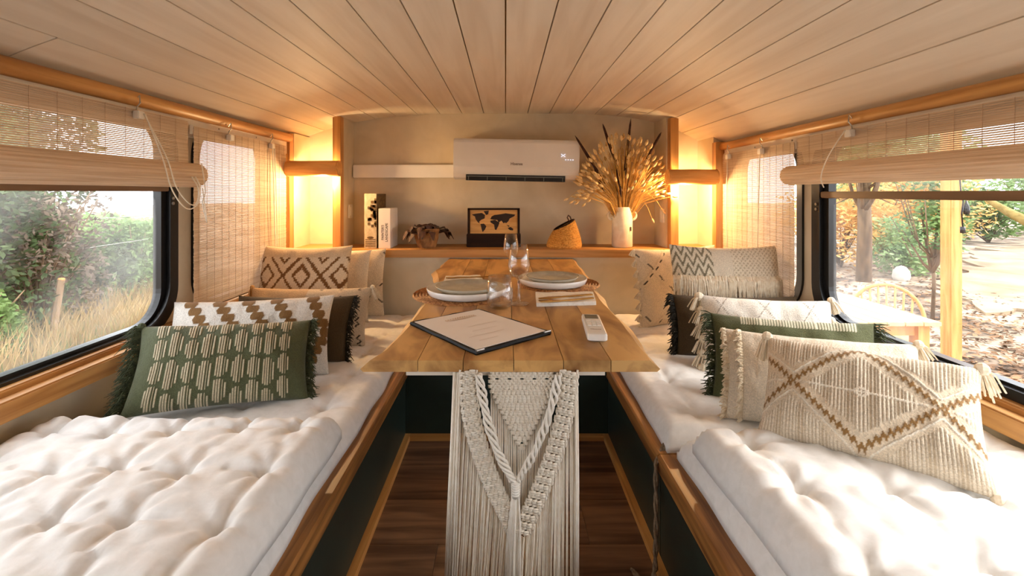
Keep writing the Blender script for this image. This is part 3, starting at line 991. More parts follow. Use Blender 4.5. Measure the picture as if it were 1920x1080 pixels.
for k in range(260):
    u = (k + R.random()) / 260
    q = Vector(c[1](u, 0.68 + R.uniform(-.012, .012), -1))
    mbf.tube([q, q + Vector((R.uniform(-.006, .006), -0.016, -0.018)), q + Vector((R.uniform(-.012, .012), -0.014, R.uniform(-.11, -.08)))], [0.0026, 0.0032, 0.0012], 4, caps=False)
tag(mbf.build('fringe', 'fringe_cream', c[0], world=False), kind='stuff')
p = pillow('cream pillow with black dashes and small side tassels against the right end panel', onz(1200, 618, 0.362), (1.16, 2.48, 0.362), 0.40, 8, 0.12, pat_dash, res=0.005, seed=17)
for k in range(8):
    tassel(p, corner(p, 0.0, 0.03 + k * 0.135), 'fringe_cream', 0.032, 0.013, (-0.4, -0.1))

# ------------------------------------------------------------------ reed blinds
def reed_blind(label, sgn, y0, y1, ztop, zbot, x, roll=None, hooks=(), cords=(), thr=0.075):
    t = thing('reed_blind', (sgn * x, (y0 + y1) / 2, ztop), label, 'blind')
    m = MB()
    z = ztop
    k = 0
    while z > zbot:
        b = 0.003 * math.sin(k * 0.9) * 0.3
        m.box(*sorted((sgn * x, sgn * (x - 0.0016))), y0 + R.uniform(0, .004), y1 - R.uniform(0, .004), z - (0.0043 if roll else 0.0049), z)
        z -= 0.0058
        k += 1
    tag(m.build('slats', 'reed', t), kind='stuff')
    m = MB()
    y = y0 + 0.03
    while y < y1:
        m.box(*sorted((sgn * (x - 0.0017), sgn * (x - 0.0025))), y, y + 0.0016, zbot, ztop)
        y += thr
    m.build('warp_thread', 'reed', t)
    MB().box(*sorted((sgn * (x + 0.003), sgn * (x + 0.014))), y0, y1, ztop - 0.03, ztop + 0.004).build('head_batten', 'white_board', t)
    if roll:
        zc, r, xo = roll
        m = MB()
        pts = []
        n = 44
        for j in range(n):
            a = 2 * PI * j / n
            rr = r * (1.0 if j % 2 else 0.955)
            pts.append((sgn * xo + rr * math.cos(a), zc + rr * math.sin(a)))
        m.prism(pts, 'y', y0, y1 + 0.02)
        ro = m.build('rolled_bottom', 'reed', t)
        m = MB()
        for q in range(3):
            sp = [(sgn * xo + (r - 0.006 - a * 0.0035) * math.cos(a + q), y1 + 0.0205, zc + (r - 0.006 - a * 0.0035) * math.sin(a + q)) for a in [b * 0.4 for b in range(int(r / 0.0016))] if r - 0.006 - a * 0.0035 > 0]
            m.tube(sp, 0.0008, 4)
        m.build('spiral_edge', 'transom_brown', ro)
    for y in hooks:
        m = MB()
        m.tube([(sgn * (x - 0.004), y, ztop + 0.03), (sgn * (x - 0.016), y, ztop + 0.045), (sgn * (x - 0.018), y, ztop + 0.02), (sgn * (x - 0.008), y, ztop + 0.008), (sgn * (x - 0.004), y, ztop - 0.01)], 0.0022, 6)
        m.build('hook', 'metal', t)
        MB().box(*sorted((sgn * (x - 0.002), sgn * (x - 0.022))), y - 0.012, y + 0.016, ztop - 0.032, ztop - 0.006).build('pulley', 'plastic_white', t, bevel=0.002)
    for path in cords:
        pts = [Vector(q) for q in path]
        sm = []
        for k in range(len(pts) - 1):
            a, b_ = pts[max(k - 1, 0)], pts[min(k + 2, len(pts) - 1)]
            for j in range(8):
                tt = j / 8
                p0, p1 = pts[k], pts[k + 1]
                sm.append(0.5 * ((2 * p0) + (p1 - a) * tt + (2 * a - 5 * p0 + 4 * p1 - b_) * tt * tt + (-a + 3 * p0 - 3 * p1 + b_) * tt ** 3))
        sm.append(pts[-1])
        MB().tube(sm, 0.0022, 6).build('pull_cord', 'cord_white', t, smooth=True)
    return t
X1 = -1.185
reed_blind('half-rolled reed blind over the window with dense shrubs outside', -1, -1.4, 1.775, 1.315, 1.12, 1.215, (1.108, 0.046, 1.196), hooks=(1.52,),
    cords=([(X1, 1.52, 1.30), (-1.14, 1.56, 1.16), (-1.135, 1.60, 1.06), (-1.135, 1.67, 1.0), (-1.135, 1.71, 1.01), (-1.14, 1.72, 1.06), (-1.15, 1.70, 1.10)],
           [(X1, 1.525, 1.30), (-1.14, 1.54, 1.16), (-1.135, 1.58, 1.05), (-1.138, 1.655, 0.985), (-1.138, 1.715, 1.0), (-1.142, 1.735, 1.06), (-1.15, 1.72, 1.1)],
           [(-1.14, 1.74, 1.15), (-1.136, 1.755, 1.05), (-1.136, 1.74, 1.0), (-1.138, 1.77, 0.93), (-1.15, 1.775, 0.99), (-1.15, 1.76, 1.06)]))
reed_blind('long lowered reed blind behind the diamond pillow', -1, 1.80, 2.56, 1.30, 0.58, 1.212, hooks=(2.02, 2.38), thr=0.05,
    cords=([(-1.195, 2.38, 1.28), (-1.19, 2.385, 1.0), (-1.19, 2.40, 0.76)], [(-1.195, 2.40, 1.28), (-1.19, 2.41, 1.0), (-1.19, 2.42, 0.70)]))
reed_blind('half-rolled reed blind over the window facing the garden table', 1, -1.4, 1.93, 1.268, 1.12, 1.215, (1.113, 0.039, 1.19), hooks=(1.62,),
    cords=([(1.185, 1.62, 1.26), (1.15, 1.655, 1.17), (1.142, 1.68, 1.10), (1.145, 1.67, 1.06)],))
reed_blind('long lowered reed blind behind the chevron pillow', 1, 1.945, 2.585, 1.255, 0.58, 1.212, hooks=(2.18, 2.5), thr=0.05,
    cords=([(1.195, 2.18, 1.24), (1.19, 2.185, 0.95), (1.19, 2.2, 0.66)], [(1.195, 2.5, 1.24), (1.19, 2.5, 1.0), (1.19, 2.495, 0.75)]))

# ------------------------------------------------------------------ wall lamps
def lamp(label, xa, xb, zc, yc=2.572):
    t = thing('wall_lamp', ((xa + xb) / 2, yc, zc), label, 'lamp')
    r = 0.043
    m = MB()
    k = 14
    # a log hollowed from below and behind: an arc shell
    n = 22
    for i in range(k + 1):
        x = xa + (xb - xa) * i / k
        for rr in (r, r - 0.010):
            for j in range(n + 1):
                a = math.radians(-60 + 270 * j / n) + PI / 2 - math.radians(75) + PI / 2
                q = rr * (1 + 0.03 * noise.noise(Vector((x * 12, a, 0))))
                m.v.append((x, yc + q * math.cos(a), zc + q * math.sin(a)))
    w = 2 * (n + 1)
    for i in range(k):
        for j in range(n):
            a = i * w + j
            m.f += [(a, a + 1, a + w + 1, a + w), (a + n + 1, a + w + n + 1, a + w + n + 2, a + n + 2)]
        a = i * w
        m.f += [(a, a + w, a + w + n + 1, a + n + 1), (a + n, a + 2 * n + 1, a + w + 2 * n + 1, a + w + n)]
    m.build('log_shade', 'log_wood', t, smooth=True)
    for x in (xa, xb):
        m = MB().tube([(x - 0.004, yc, zc), (x + 0.004, yc, zc)], r * 1.02, 24)
        m.build('log_end', 'log_end', t)
    MB().tube([(xa + 0.02, yc + 0.012, zc - 0.008), (xb - 0.02, yc + 0.012, zc - 0.008)], 0.009, 10).build('light_tube', 'lamp_glow', t)
    MB().box((xa + xb) / 2 - 0.04, (xa + xb) / 2 + 0.04, yc + 0.03, 2.645, zc - 0.012, zc + 0.012).build('bracket', 'log_wood', t)
    l = bpy.data.lights.new('lamp_bulb', 'POINT')
    l.energy = 18.0
    l.color = (1.0, 0.65, 0.31)
    l.shadow_soft_size = 0.02
    lo = bpy.data.objects.new('lamp_bulb', l)
    COL.objects.link(lo)
    lo.parent = t
    lo.location = (0.04 if xa < 0 else -0.04, 0.02, -0.054)
    return t
lamp('log wall lamp glowing beside the books', -1.205, -0.925, 1.176)
lamp('log wall lamp glowing beside the dried flowers', 0.90, 1.165, 1.129)

# ------------------------------------------------------------------ air conditioner, trunking, switches
ac = thing('air_conditioner', (0.06, 2.79, 1.12), 'white wall air conditioner above the shelf', 'air conditioner')
xa, xb = (849 - 948) / F * 2.69, (1086 - 948) / F * 2.69
ZT, ZB = 1.04 + 102 / F * 2.69, 1.04 + 24 / F * 2.69
prof = [(2.9, ZB + 0.01), (2.76, ZB), (2.715, ZB + 0.012), (2.697, ZB + 0.04), (2.69, ZB + 0.075), (2.688, ZB + 0.12), (2.69, ZT - 0.02), (2.70, ZT - 0.004), (2.72, ZT), (2.9, ZT)]
MB().prism(prof, 'x', xa, xb).build('housing', 'plastic_white', ac, bevel=0.004)
MB().box(xa + 0.075, xb - 0.08, 2.700, 2.77, ZB - 0.004, ZB + 0.030).build('outlet', 'plastic_dark', ac)
MB().box(xa + 0.08, xb - 0.085, 2.694, 2.72, ZB + 0.018, ZB + 0.022).build('louver', 'plastic_grey', ac)
for k in range(6):
    x = xa + 0.09 + k * (xb - xa - 0.185) / 5
    MB().box(x - 0.0015, x + 0.0015, 2.695, 2.73, ZB - 0.002, ZB + 0.02).build('vane', 'plastic_grey', ac)
text('Hisense', 0.022, 'logo_grey', ac, lambda a, b: ((968 - 948) / F * 2.69 + a, 2.6835, 1.04 + (362 - 307.5) / F * 2.69 + b), bold=0.0006)
m = MB()
cx, cz = (1055 - 948) / F * 2.69, 1.04 + (362 - 290) / F * 2.69
for s in (1, -1):
    m.tube([(cx - 0.012 * s, 2.684, cz - 0.008), (cx, 2.684, cz), (cx - 0.012 * s, 2.684, cz + 0.008)], 0.0014, 6)
m.build('display_mark', 'led_white', ac)
m = MB()
for k in range(4):
    m.box(cx + 0.012 + k * 0.014, cx + 0.018 + k * 0.014, 2.6835, 2.687, cz - 0.026, cz - 0.0235)
m.build('indicator_row', 'led_white', ac)
ac.rotation_euler.y = math.radians(1.1)
tr = MB().box(-0.94, xa + 0.01, 2.855, 2.9, 1.04 + 29 / F * 2.86, 1.04 + 53 / F * 2.86).build('cable_trunking', 'plastic_white', bevel=0.003)
tag(tr, 'white cable trunking running from niche side to the air conditioner', 'trunking')
for xw, s, lab in ((-0.9465, 1, 'cream light switch on niche side next to the books'), (0.9295, -1, 'cream light switch on niche side next to the vase')):
    px, py = (656, 396) if s > 0 else (1243, 404)
    y = abs(xw) * F / abs(px - 948)
    z = 1.04 - (py - 362) / F * y
    t = thing('light_switch', (xw, y, z), lab, 'switch')
    MB().box(*sorted((xw, xw + s * 0.008)), y - 0.035, y + 0.035, z - 0.042, z + 0.042).build('plate', 'plastic_white', t, bevel=0.003)
    MB().box(*sorted((xw + s * 0.007, xw + s * 0.012)), y - 0.018, y + 0.018, z - 0.026, z + 0.026).build('rocker', 'plastic_white', t, bevel=0.002)

# ------------------------------------------------------------------ things on the shelf
SZ = 0.722
def shelf_pt(px, d=2.72):
    return (px - 948) / F * d
# books
t = thing('book', (shelf_pt(703), 2.72, SZ), 'tall book with photo of brown foliage on its spine', 'book')
x0, x1 = shelf_pt(683, 2.66), shelf_pt(706, 2.66)
h = 103 / F * 2.66
MB().box(x0, x1, 2.66, 2.86, SZ, SZ + h).build('cover', 'photo_print', t, bevel=0.002)
MB().box(x1 - 0.002, x1 + 0.0015, 2.664, 2.862, SZ + 0.002, SZ + h - 0.002).build('side_print', 'photo_leaf', t)
m = MB()
for k in range(34):
    a = R.random()
    q = (x1 - 0.002 - R.random() ** 1.5 * 0.045, 2.6595, SZ + h * (0.40 + 0.52 * a))
    m.box(q[0] - 0.007, min(q[0] + 0.008, x1), 2.6588, 2.6602, q[2] - 0.007, q[2] + 0.009)
m.build('foliage_print', 'photo_leaf', t)
m = MB()
for k in range(4):
    m.box(x0 + 0.006, x1 - 0.006, 2.6588, 2.6602, SZ + 0.012 + k * 0.012, SZ + 0.017 + k * 0.012 )
m.blob(((x0 + x1) / 2, 2.6598, SZ + 0.062), (0.02, 0.0008, 0.008), 10, 5)
m.build('spine_emblem', 'photo_leaf', t)
t = thing('book', (shelf_pt(727), 2.72, SZ), 'white book with two-line spine title beside the foliage book', 'book')
x0, x1 = shelf_pt(709.5, 2.66), shelf_pt(732, 2.66)
h = 75 / F * 2.66
MB().box(x0, x1, 2.66, 2.84, SZ, SZ + h).build('cover', 'paper', t, bevel=0.002)
MB().box(x0 + 0.005, x1 - 0.005, 2.668, 2.838, SZ + h - 0.004, SZ + h + 0.0006).build('pages', 'linen', t)
xm = (x0 + x1) / 2
text("PAINTER'S", 0.019, 'ink_print', t, lambda a, b: (xm - 0.010 - b, 2.6592, SZ + 0.092 + a), bold=0.0003)
text('LANDSCAPE', 0.0195, 'ink_print', t, lambda a, b: (xm + 0.013 - b, 2.6592, SZ + 0.092 + a), bold=0.0003)
# little plant in a paper bag
px_, py_ = shelf_pt(799, 2.7), 2.72
t = thing('potted_plant', (px_, py_, SZ), 'small dried plant with dark curled leaves in a brown paper pot', 'plant')
m = MB().lathe([(0.0, 0.0), (0.052, 0.0), (0.058, 0.02), (0.066, 0.055), (0.072, 0.085), (0.078, 0.11), (0.070, 0.112), (0.064, 0.08)], 26, (px_, py_, SZ), lambda a, z: 1 + 0.06 * math.sin(a * 7 + z * 40) * min(1, z / 0.06))
m.build('paper_pot', 'kraft', t)
for k in range(38):
    a = 2 * PI * k / 38 + R.random()
    el = R.uniform(0.2, 1.35)
    m = MB()
    L, wd = R.uniform(0.06, 0.09), R.uniform(0.018, 0.028)
    d = Vector((math.cos(a) * math.cos(el), math.sin(a) * math.cos(el), math.sin(el)))
    s_ = Vector((-math.sin(a), math.cos(a), 0))
    q = Vector((px_, py_, SZ + 0.075)) + Vector((d.x, d.y, 0)) * 0.055
    pts = [q, q + d * L * 0.5, q + d * L * 0.85 + Vector((d.x * 0.02, d.y * 0.02, -0.01)), q + d * L + Vector((d.x * 0.035, d.y * 0.035, -0.06))]
    for i, p_ in enumerate(pts):
        w_ = wd * (0.3, 1.0, 0.8, 0.1)[i]
        m.v += [tuple(p_ + s_ * w_), tuple(p_ + Vector((0, 0, 0.005))), tuple(p_ - s_ * w_)]
    for i in range(3):
        for j in range(2):
            m.f.append((i * 3 + j, i * 3 + j + 1, i * 3 + j + 4, i * 3 + j + 3))
    m.build('leaf', 'leaf_dried', t)
# box with world map lid
x0, x1 = shelf_pt(876, 2.72), shelf_pt(975, 2.72)
t = thing('map_box', ((x0 + x1) / 2, 2.74, SZ), 'dark wooden box with raised lid showing a world map', 'box')
MB().box(x0 - 0.004, x1 + 0.004, 2.72, 2.82, SZ, SZ + 0.078).build('body', 'box_dark', t, bevel=0.003)
zt = SZ + 72 / F * 2.76 + 0.0
zl = SZ + 0.078
LY = 2.745
for (a, b, c, d) in ((x0, x1, zt - 0.010, zt), (x0, x0 + 0.014, zl, zt), (x1 - 0.014, x1, zl, zt)):
    MB().box(a, b, LY, LY + 0.03, c, d).build('lid_frame', 'box_dark', t)
pn = MB().box(x0 + 0.01, x1 - 0.01, LY + 0.008, LY + 0.026, zl, zt - 0.006).build('lid_panel', 'paper_map', t)
conts = [
 [(195, 185), (250, 170), (340, 160), (385, 190), (380, 240), (330, 260), (300, 290), (312, 312), (285, 300), (250, 250), (240, 210)],
 [(365, 135), (440, 125), (430, 180), (400, 190)],
 [(320, 320), (370, 315), (405, 355), (385, 400), (350, 440), (335, 390)],
 [(460, 272), (530, 262), (592, 302), (575, 350), (545, 410), (525, 400), (515, 330), (465, 300)],
 [(460, 250), (480, 210), (520, 190), (600, 180), (680, 165), (820, 185), (800, 210), (740, 240), (720, 280), (690, 310), (670, 300), (650, 312), (620, 272), (580, 300), (560, 262), (500, 258)],
 [(710, 380), (750, 365), (790, 390), (785, 415), (740, 410)],
 [(690, 332), (735, 345), (725, 362)]]
for lp in conts:
    m = MB()
    plate(m, [[(x0 + 0.014 + (a - 170) / 680 * (x1 - x0 - 0.028), zt - 0.010 - (b - 115) / 345 * (zt - zl - 0.010)) for a, b in lp]], 0.0012, lambda a, b, c: (a, LY + 0.0078 + c, b))
    m.build('continent', 'ink_dark', pn)
# basket
bx, by = shelf_pt(1058, 2.72), 2.73
t = thing('woven_basket', (bx, by, SZ), 'small woven basket with slanted dark opening and leather loop', 'basket')
m = MB()
n = 36
prof = []
for k in range(19):
    f = k / 18
    r_ = 0.104 - 0.008 * f - 0.036 * f ** 1.6 if f > 0.1 else 0.098 + 0.06 * f
    prof.append((r_, f))
base = 0
for k, (r_, f) in enumerate(prof):
    for sub in (0, 1):
        for j in range(n):
            a = 2 * PI * j / n
            top = 0.130 + 0.030 * math.cos(a)
            z = SZ + top * (f + sub * 0.027) if k < 18 or not sub else SZ + top * f
            rr = r_ + (0.0035 * (1 if (j + k) % 2 else 0.2) if sub else 0)
            m.v.append((bx + rr * math.cos(a), by + rr * math.sin(a), z))
q = len(prof) * 2
for k in range(q - 1):
    for j in range(n):
        j2 = (j + 1) % n
        m.f.append((k * n + j, k * n + j2, (k + 1) * n + j2, (k + 1) * n + j))
m.build('body', 'basket', t, smooth=False)
MB().lathe([(0.0, 0.004), (0.098, 0.004), (0.098, 0.0), (0.0, 0.0)], n, (bx, by, SZ)).build('base', 'basket', t)
MB().tube([(bx + 0.058 * math.cos(2 * PI * j / n), by + 0.058 * math.sin(2 * PI * j / n), SZ + 0.131 + 0.031 * math.cos(2 * PI * j / n)) for j in range(n + 1)], 0.005, 6).build('rim', 'box_dark', t, smooth=True)
MB().tube([(bx + 0.03, by - 0.02, SZ + 0.150), (bx + 0.016, by - 0.02, SZ + 0.175), (bx + 0.024, by - 0.012, SZ + 0.188), (bx + 0.036, by - 0.005, SZ + 0.178), (bx + 0.044, by, SZ + 0.155)], 0.004, 6).build('loop', 'leaf_dried', t, smooth=True)
# vase and dried flowers
vx, vy = shelf_pt(1168, 2.72), 2.74
t = thing('vase', (vx, vy, SZ), 'tall cream ceramic cylinder vase with two small ear handles', 'vase')
MB().lathe([(0.0, 0.0), (0.054, 0.0), (0.060, 0.006), (0.060, 0.232), (0.057, 0.236), (0.052, 0.232), (0.052, 0.02), (0, 0.02)], 36, (vx, vy, SZ)).build('body', 'ceramic_vase', t, smooth=True)
for s in (-1, 1):
    MB().tube([(vx + s * (0.06 + 0.022 * math.sin(a)), vy, SZ + 0.185 + 0.024 * math.cos(a)) for a in [PI * k / 8 for k in range(9)]], 0.008, 8).build('handle', 'ceramic_vase', t, smooth=True)
m = MB(); m.box(vx + 0.034, vx + 0.041, vy - 0.054, vy - 0.0495, SZ + 0.098, SZ + 0.122)
m.build('maker_mark', 'ink_print', t)
fb = thing('dried_bouquet', (vx, vy, SZ + 0.2), 'bouquet of golden dried grasses and dark cattails in the vase', 'dried flowers')
st, bt = MB(), MB()
def stalk(ang, out, top, bend, r=0.0011, y=None):
    """a stem leaving the vase: sideways reach, height reached, droop"""
    ya = R.uniform(-0.13, 0.03) if y is None else y
    q = Vector((vx + max(-1, min(1, out * 4)) * 0.04, vy + ya * 0.2, SZ + 0.15))
    e = Vector((vx + out, vy + ya, SZ + 0.236 + top))
    mid = q.lerp(e, 0.5) + Vector((-out * 0.12, 0, 0.03 + bend * 0.5))
    pts = [q, q.lerp(mid, 0.6), mid, mid.lerp(e, 0.6) + Vector((0, 0, bend * 0.3)), e]
    return pts
for k in range(260):
    out = R.gauss(0.0, 0.085) + 0.01
    top = R.uniform(0.12, 0.36) * (1 - min(0.75, (abs(out) / 0.26) ** 2))
    st.tube(stalk(0, out, top, 0.0), [0.0018, 0.0018, 0.0017, 0.0015, 0.001], 3, caps=False)
for k in range(330):
    out = R.uniform(-0.27, 0.26)
    top = R.uniform(0.08, 0.42) * (1 - min(0.8, (abs(out) / 0.34) ** 2))
    p_ = stalk(0, out, top, 0.02)
    st.tube(p_, 0.0007, 3, caps=False)
    e = p_[-1]
    d = (p_[-1] - p_[-2]).normalized()
    L = R.uniform(0.013, 0.020)
    bt.tube([e - d * L * 0.2, e + d * L * 0.4, e + d * L * 1.2, e + d * L * 1.9], [0.002, 0.0082, 0.0072, 0.001], 6)
for out, top in ((-0.33, 0.05), (-0.30, 0.035), (-0.27, 0.03), (-0.23, 0.02), (-0.20, 0.045), (0.16, -0.07), (0.22, -0.02), (0.215, -0.01), (0.24, 0.14), (0.25, 0.16)):
    q = Vector((vx + (0.03 if out > 0 else -0.03), vy - 0.02, SZ + 0.2))
    e = Vector((vx + out, vy - 0.06, SZ + 0.236 + top))
    mid = q.lerp(e, 0.55) + Vector((0, 0, 0.11))
    st.tube([q, q.lerp(mid, 0.5) + Vector((0, 0, 0.02)), mid, mid.lerp(e, 0.6) + Vector((0, 0, 0.015)), e], 0.001, 4, caps=False)
    d = (e - mid).normalized()
    bt.tube([e - d * 0.006, e + d * 0.006, e + d * 0.016, e + d * 0.026], [0.002, 0.0068, 0.006, 0.001], 6)
tag(st.build('stems', 'straw', fb), kind='stuff')
tag(bt.build('seed_heads', 'bunny_tail', fb, smooth=True), kind='stuff')
for (x0p, y0p, x1p, y1p) in ((1170, 340, 1183, 222), (1152, 300, 1130, 232), (1130, 355, 1112, 305), (1165, 370, 1155, 300), (1135, 345, 1078, 254), (1216, 292, 1240, 248), (1208, 312, 1222, 280)):
    a, b_ = at(x0p, y0p, 2.66), at(x1p, y1p, 2.66)
    m = MB().tube([a, a.lerp(b_, 0.15), a.lerp(b_, 0.6), a.lerp(b_, 0.9), b_], [0.002, 0.0075, 0.0085, 0.006, 0.001], 8)
    m.tube([Vector((vx, vy - 0.01, SZ + 0.2)), a], 0.0014, 4)
    m.build('cattail', 'cattail', fb, smooth=True)

# ------------------------------------------------------------------ things on the table
def placemat(label, px, py, r):
    c = onz(px, py, TZ + 0.003)
    m = MB()
    prof = [(0.0, 0.0), (r, 0.0)]
    k = 0
    rr = r
    rings = []
    while rr > 0.02:
        rings += [(rr, 0.001), (rr - 0.0045, 0.0065), (rr - 0.009, 0.001)]
        rr -= 0.0115
    m.lathe(prof + rings + [(0, 0.002)], 48, (c.x, c.y, TZ), lambda a, z: 1 + 0.004 * math.sin(a * 24 + z * 900))
    o = m.build('placemat', 'rattan', None)
    tag(o, label, 'placemat')
    return c
cL = placemat('round rattan placemat overhanging the table edge by the tumbler', 868, 550, 0.182)
cR = placemat('round rattan placemat beside the folded napkin with gold cutlery', 1046, 531, 0.168)
def plate_set(c, r1, r2, lab1, lab2, rim):
    t = thing('dinner_plate', (c.x, c.y, TZ + 0.0065), lab1, 'plate')
    MB().lathe([(0, 0.0), (r1 * 0.84, 0.0), (r1 * 0.95, 0.007), (r1 * 0.99, 0.019), (r1, 0.027), (r1 * 0.985, 0.0285), (r1 * 0.95, 0.019), (r1 * 0.88, 0.0115), (0, 0.010)], 64, (c.x, c.y, TZ + 0.0065)).build('dish', 'porcelain', t, smooth=True)
    z = TZ + 0.0065 + 0.0108
    t = thing('side_plate', (c.x, c.y, z), lab2, 'plate')
    MB().lathe([(0, 0.0), (r2 * 0.74, 0.0), (r2 * 0.9, 0.010), (r2, 0.0225), (r2 * 0.985, 0.024), (r2 * 0.88, 0.014), (r2 * 0.72, 0.009), (0, 0.008)], 64, (c.x, c.y, z)).build('dish', 'plate_grey', t, smooth=True)
    m = MB().tube([(c.x + r2 * 0.993 * math.cos(2 * PI * k / 64), c.y + r2 * 0.993 * math.sin(2 * PI * k / 64), z + 0.0233) for k in range(65)], 0.0011, 5)
    m.build('rim_line', 'rim_brown' if rim else 'plate_grey', t)
cL2 = onz(875, 546, TZ + 0.02); cL2.y += 0.01
cR2 = onz(1036, 526, TZ + 0.02)
plate_set(cL2, 0.143, 0.112, 'large white dinner plate on the placemat that overhangs the edge', 'small speckled grey plate without dark rim on white plate', False)
plate_set(cR2, 0.137, 0.104, 'large white dinner plate on the placemat near the gold cutlery', 'small grey plate with thin brown rim line on white plate', True)
def wineglass(label, px, pyb, pyt, scale=1.0):
    c = onz(px, pyb, TZ)
    h = (pyb - pyt) / F * c.y
    s = h
    prof = [(0.0, 0.004), (0.165 * s, 0.002), (0.17 * s, 0.0), (0.165 * s, 0.004), (0.06 * s, 0.018 * s + 0.003), (0.022 * s, 0.06 * s), (0.018 * s, 0.2 * s), (0.02 * s, 0.40 * s), (0.05 * s, 0.44 * s), (0.125 * s, 0.50 * s), (0.17 * s, 0.58 * s), (0.183 * s, 0.66 * s), (0.172 * s, 0.8 * s), (0.138 * s, 1.0 * s)]
    t = thing('wine_glass', (c.x, c.y, TZ), label, 'glass')
    MB().lathe(prof[:9], 28, (c.x, c.y, TZ)).build('stem_and_foot', 'crystal', t, smooth=True)
    MB().lathe([(0.0, 0.41 * s)] + prof[8:] + [(0.135 * s, 1.002 * s), (0.133 * s, 0.998 * s)], 36, (c.x, c.y, TZ)).build('bowl', 'crystal', t, smooth=True)
wineglass('clear wine glass between the tumbler and the white plates', 973, 570, 459)
wineglass('clear wine glass standing nearer to the map box', 958, 518, 439)
def tumbler(label, px, pyb, pyt, wpx):
    c = onz(px, pyb, TZ)
    h = (pyb - pyt) / F * c.y
    r = wpx / 2 / F * c.y
    t = MB().lathe([(0, 0.0), (r * 0.6, 0.0), (r * 0.85, 0.006), (r, h * 0.3), (r * 0.98, h * 0.55), (r * 0.84, h), (r * 0.82, h), (r * 0.95, h * 0.55), (r * 0.96, h * 0.3), (r * 0.8, 0.012), (0, 0.009)], 36, (c.x, c.y, TZ)).build('tumbler', 'crystal', None, smooth=True)
    tag(t, label, 'glass')
tumbler('stemless clear tumbler in front of a white plate', 937, 577, 517, 50)
# napkins and cutlery
def napkin(label, pts, zt, cut_lab, flip):
    P_ = [onz(a, b, TZ) for a, b in pts]
    m = MB()
    n = 12
    for k in range(3):
        for j in range(n + 1):
            f = j / n
            a, b = P_[0].lerp(P_[1], f), P_[3].lerp(P_[2], f)
            w = 0.0012 * math.sin(f * 14 + k)
            for q in (0.0, 0.5, 1.0):
                p_ = a.lerp(b, q * (1 - 0.02 * k) + 0.01 * k)
                m.v.append((p_.x, p_.y, TZ + k * zt / 2.0 + (w if k else 0) + (0.001 if q == 0.5 and k == 2 else 0)))
    for j in range(n):
        for q in range(2):
            a = 2 * 3 * (n + 1) + j * 3 + q
            m.f.append((a, a + 3, a + 4, a + 1))
    for k in range(2):
        for j in range(n):
            for q in (0, 2):
                a = k * 3 * (n + 1) + j * 3 + q
                b = a + 3 * (n + 1)
                m.f.append((a, a + 3, b + 3, b))
        for e in (0, n):
            for q in (0, 1):
                a = k * 3 * (n + 1) + e * 3 + q
                b = a + 3 * (n + 1)
                m.f.append((a, a + 1, b + 1, b))
    for j in range(n):
        for q in range(2):
            a = j * 3 + q
            m.f.append((a, a + 1, a + 4, a + 3))
    o = m.build('napkin', 'linen', None)
    tag(o, label, 'napkin')
    return P_
nr = napkin('white folded napkin under the gold cutlery by the rimmed grey plate', [(1006, 575), (1118, 572), (1112, 552), (1004, 553)], 0.011, '', 1)
nl = napkin('folded napkin partly hidden behind the plates without brown rim', [(832, 531), (905, 527), (900, 519), (836, 521)], 0.009, '', 1)
def cutlery(kind, label, a, b, z):
    a, b = Vector(a), Vector(b)
    d = (b - a).normalized()
    s = Vector((-d.y, d.x, 0))
    L = (b - a).length
    m = MB()
    def strip(f0, f1, w0, w1, off=0.0, lift0=0.0, lift1=0.0):
        i = len(m.v)
        for f, w, l in ((f0, w0, lift0), (f1, w1, lift1)):
            p_ = a + d * L * f + s * off
            for sg in (-1, 1):
                for dz in (0, 0.0035):
                    m.v.append((p_.x + s.x * w * sg, p_.y + s.y * w * sg, z + l + dz))
        m.f += [(i, i + 2, i + 6, i + 4), (i + 1, i + 5, i + 7, i + 3), (i, i + 4, i + 5, i + 1), (i + 2, i + 3, i + 7, i + 6), (i, i + 1, i + 3, i + 2), (i + 4, i + 6, i + 7, i + 5)]
    strip(0.40, 1.0, 0.0036, 0.0062)
    if kind == 'fork':
        strip(0.2, 0.40, 0.013, 0.0036, 0, 0.004, 0)
        for k in range(4):
            strip(0.0, 0.21, 0.0012, 0.0016, (k - 1.5) * 0.0058, 0.005, 0.003)
    else:
        strip(0.2, 0.42, 0.011, 0.005); strip(0.0, 0.2, 0.003, 0.011)
    o = m.build('table_' + kind, 'gold', None)
    tag(o, label, kind)
zc = TZ + 0.0118
cutlery('fork', 'gold fork lying on the napkin beside the rimmed plate', onz(1012, 569, zc), onz(1112, 560, zc), zc + 0.001)
cutlery('knife', 'gold knife lying on the napkin beside the rimmed plate', onz(1010, 561, zc), onz(1110, 553.5, zc), zc + 0.001)
cutlery('knife', 'gold knife on the half-hidden napkin behind the plates', onz(836, 522, TZ + 0.01), onz(930, 519, TZ + 0.01), TZ + 0.0105)
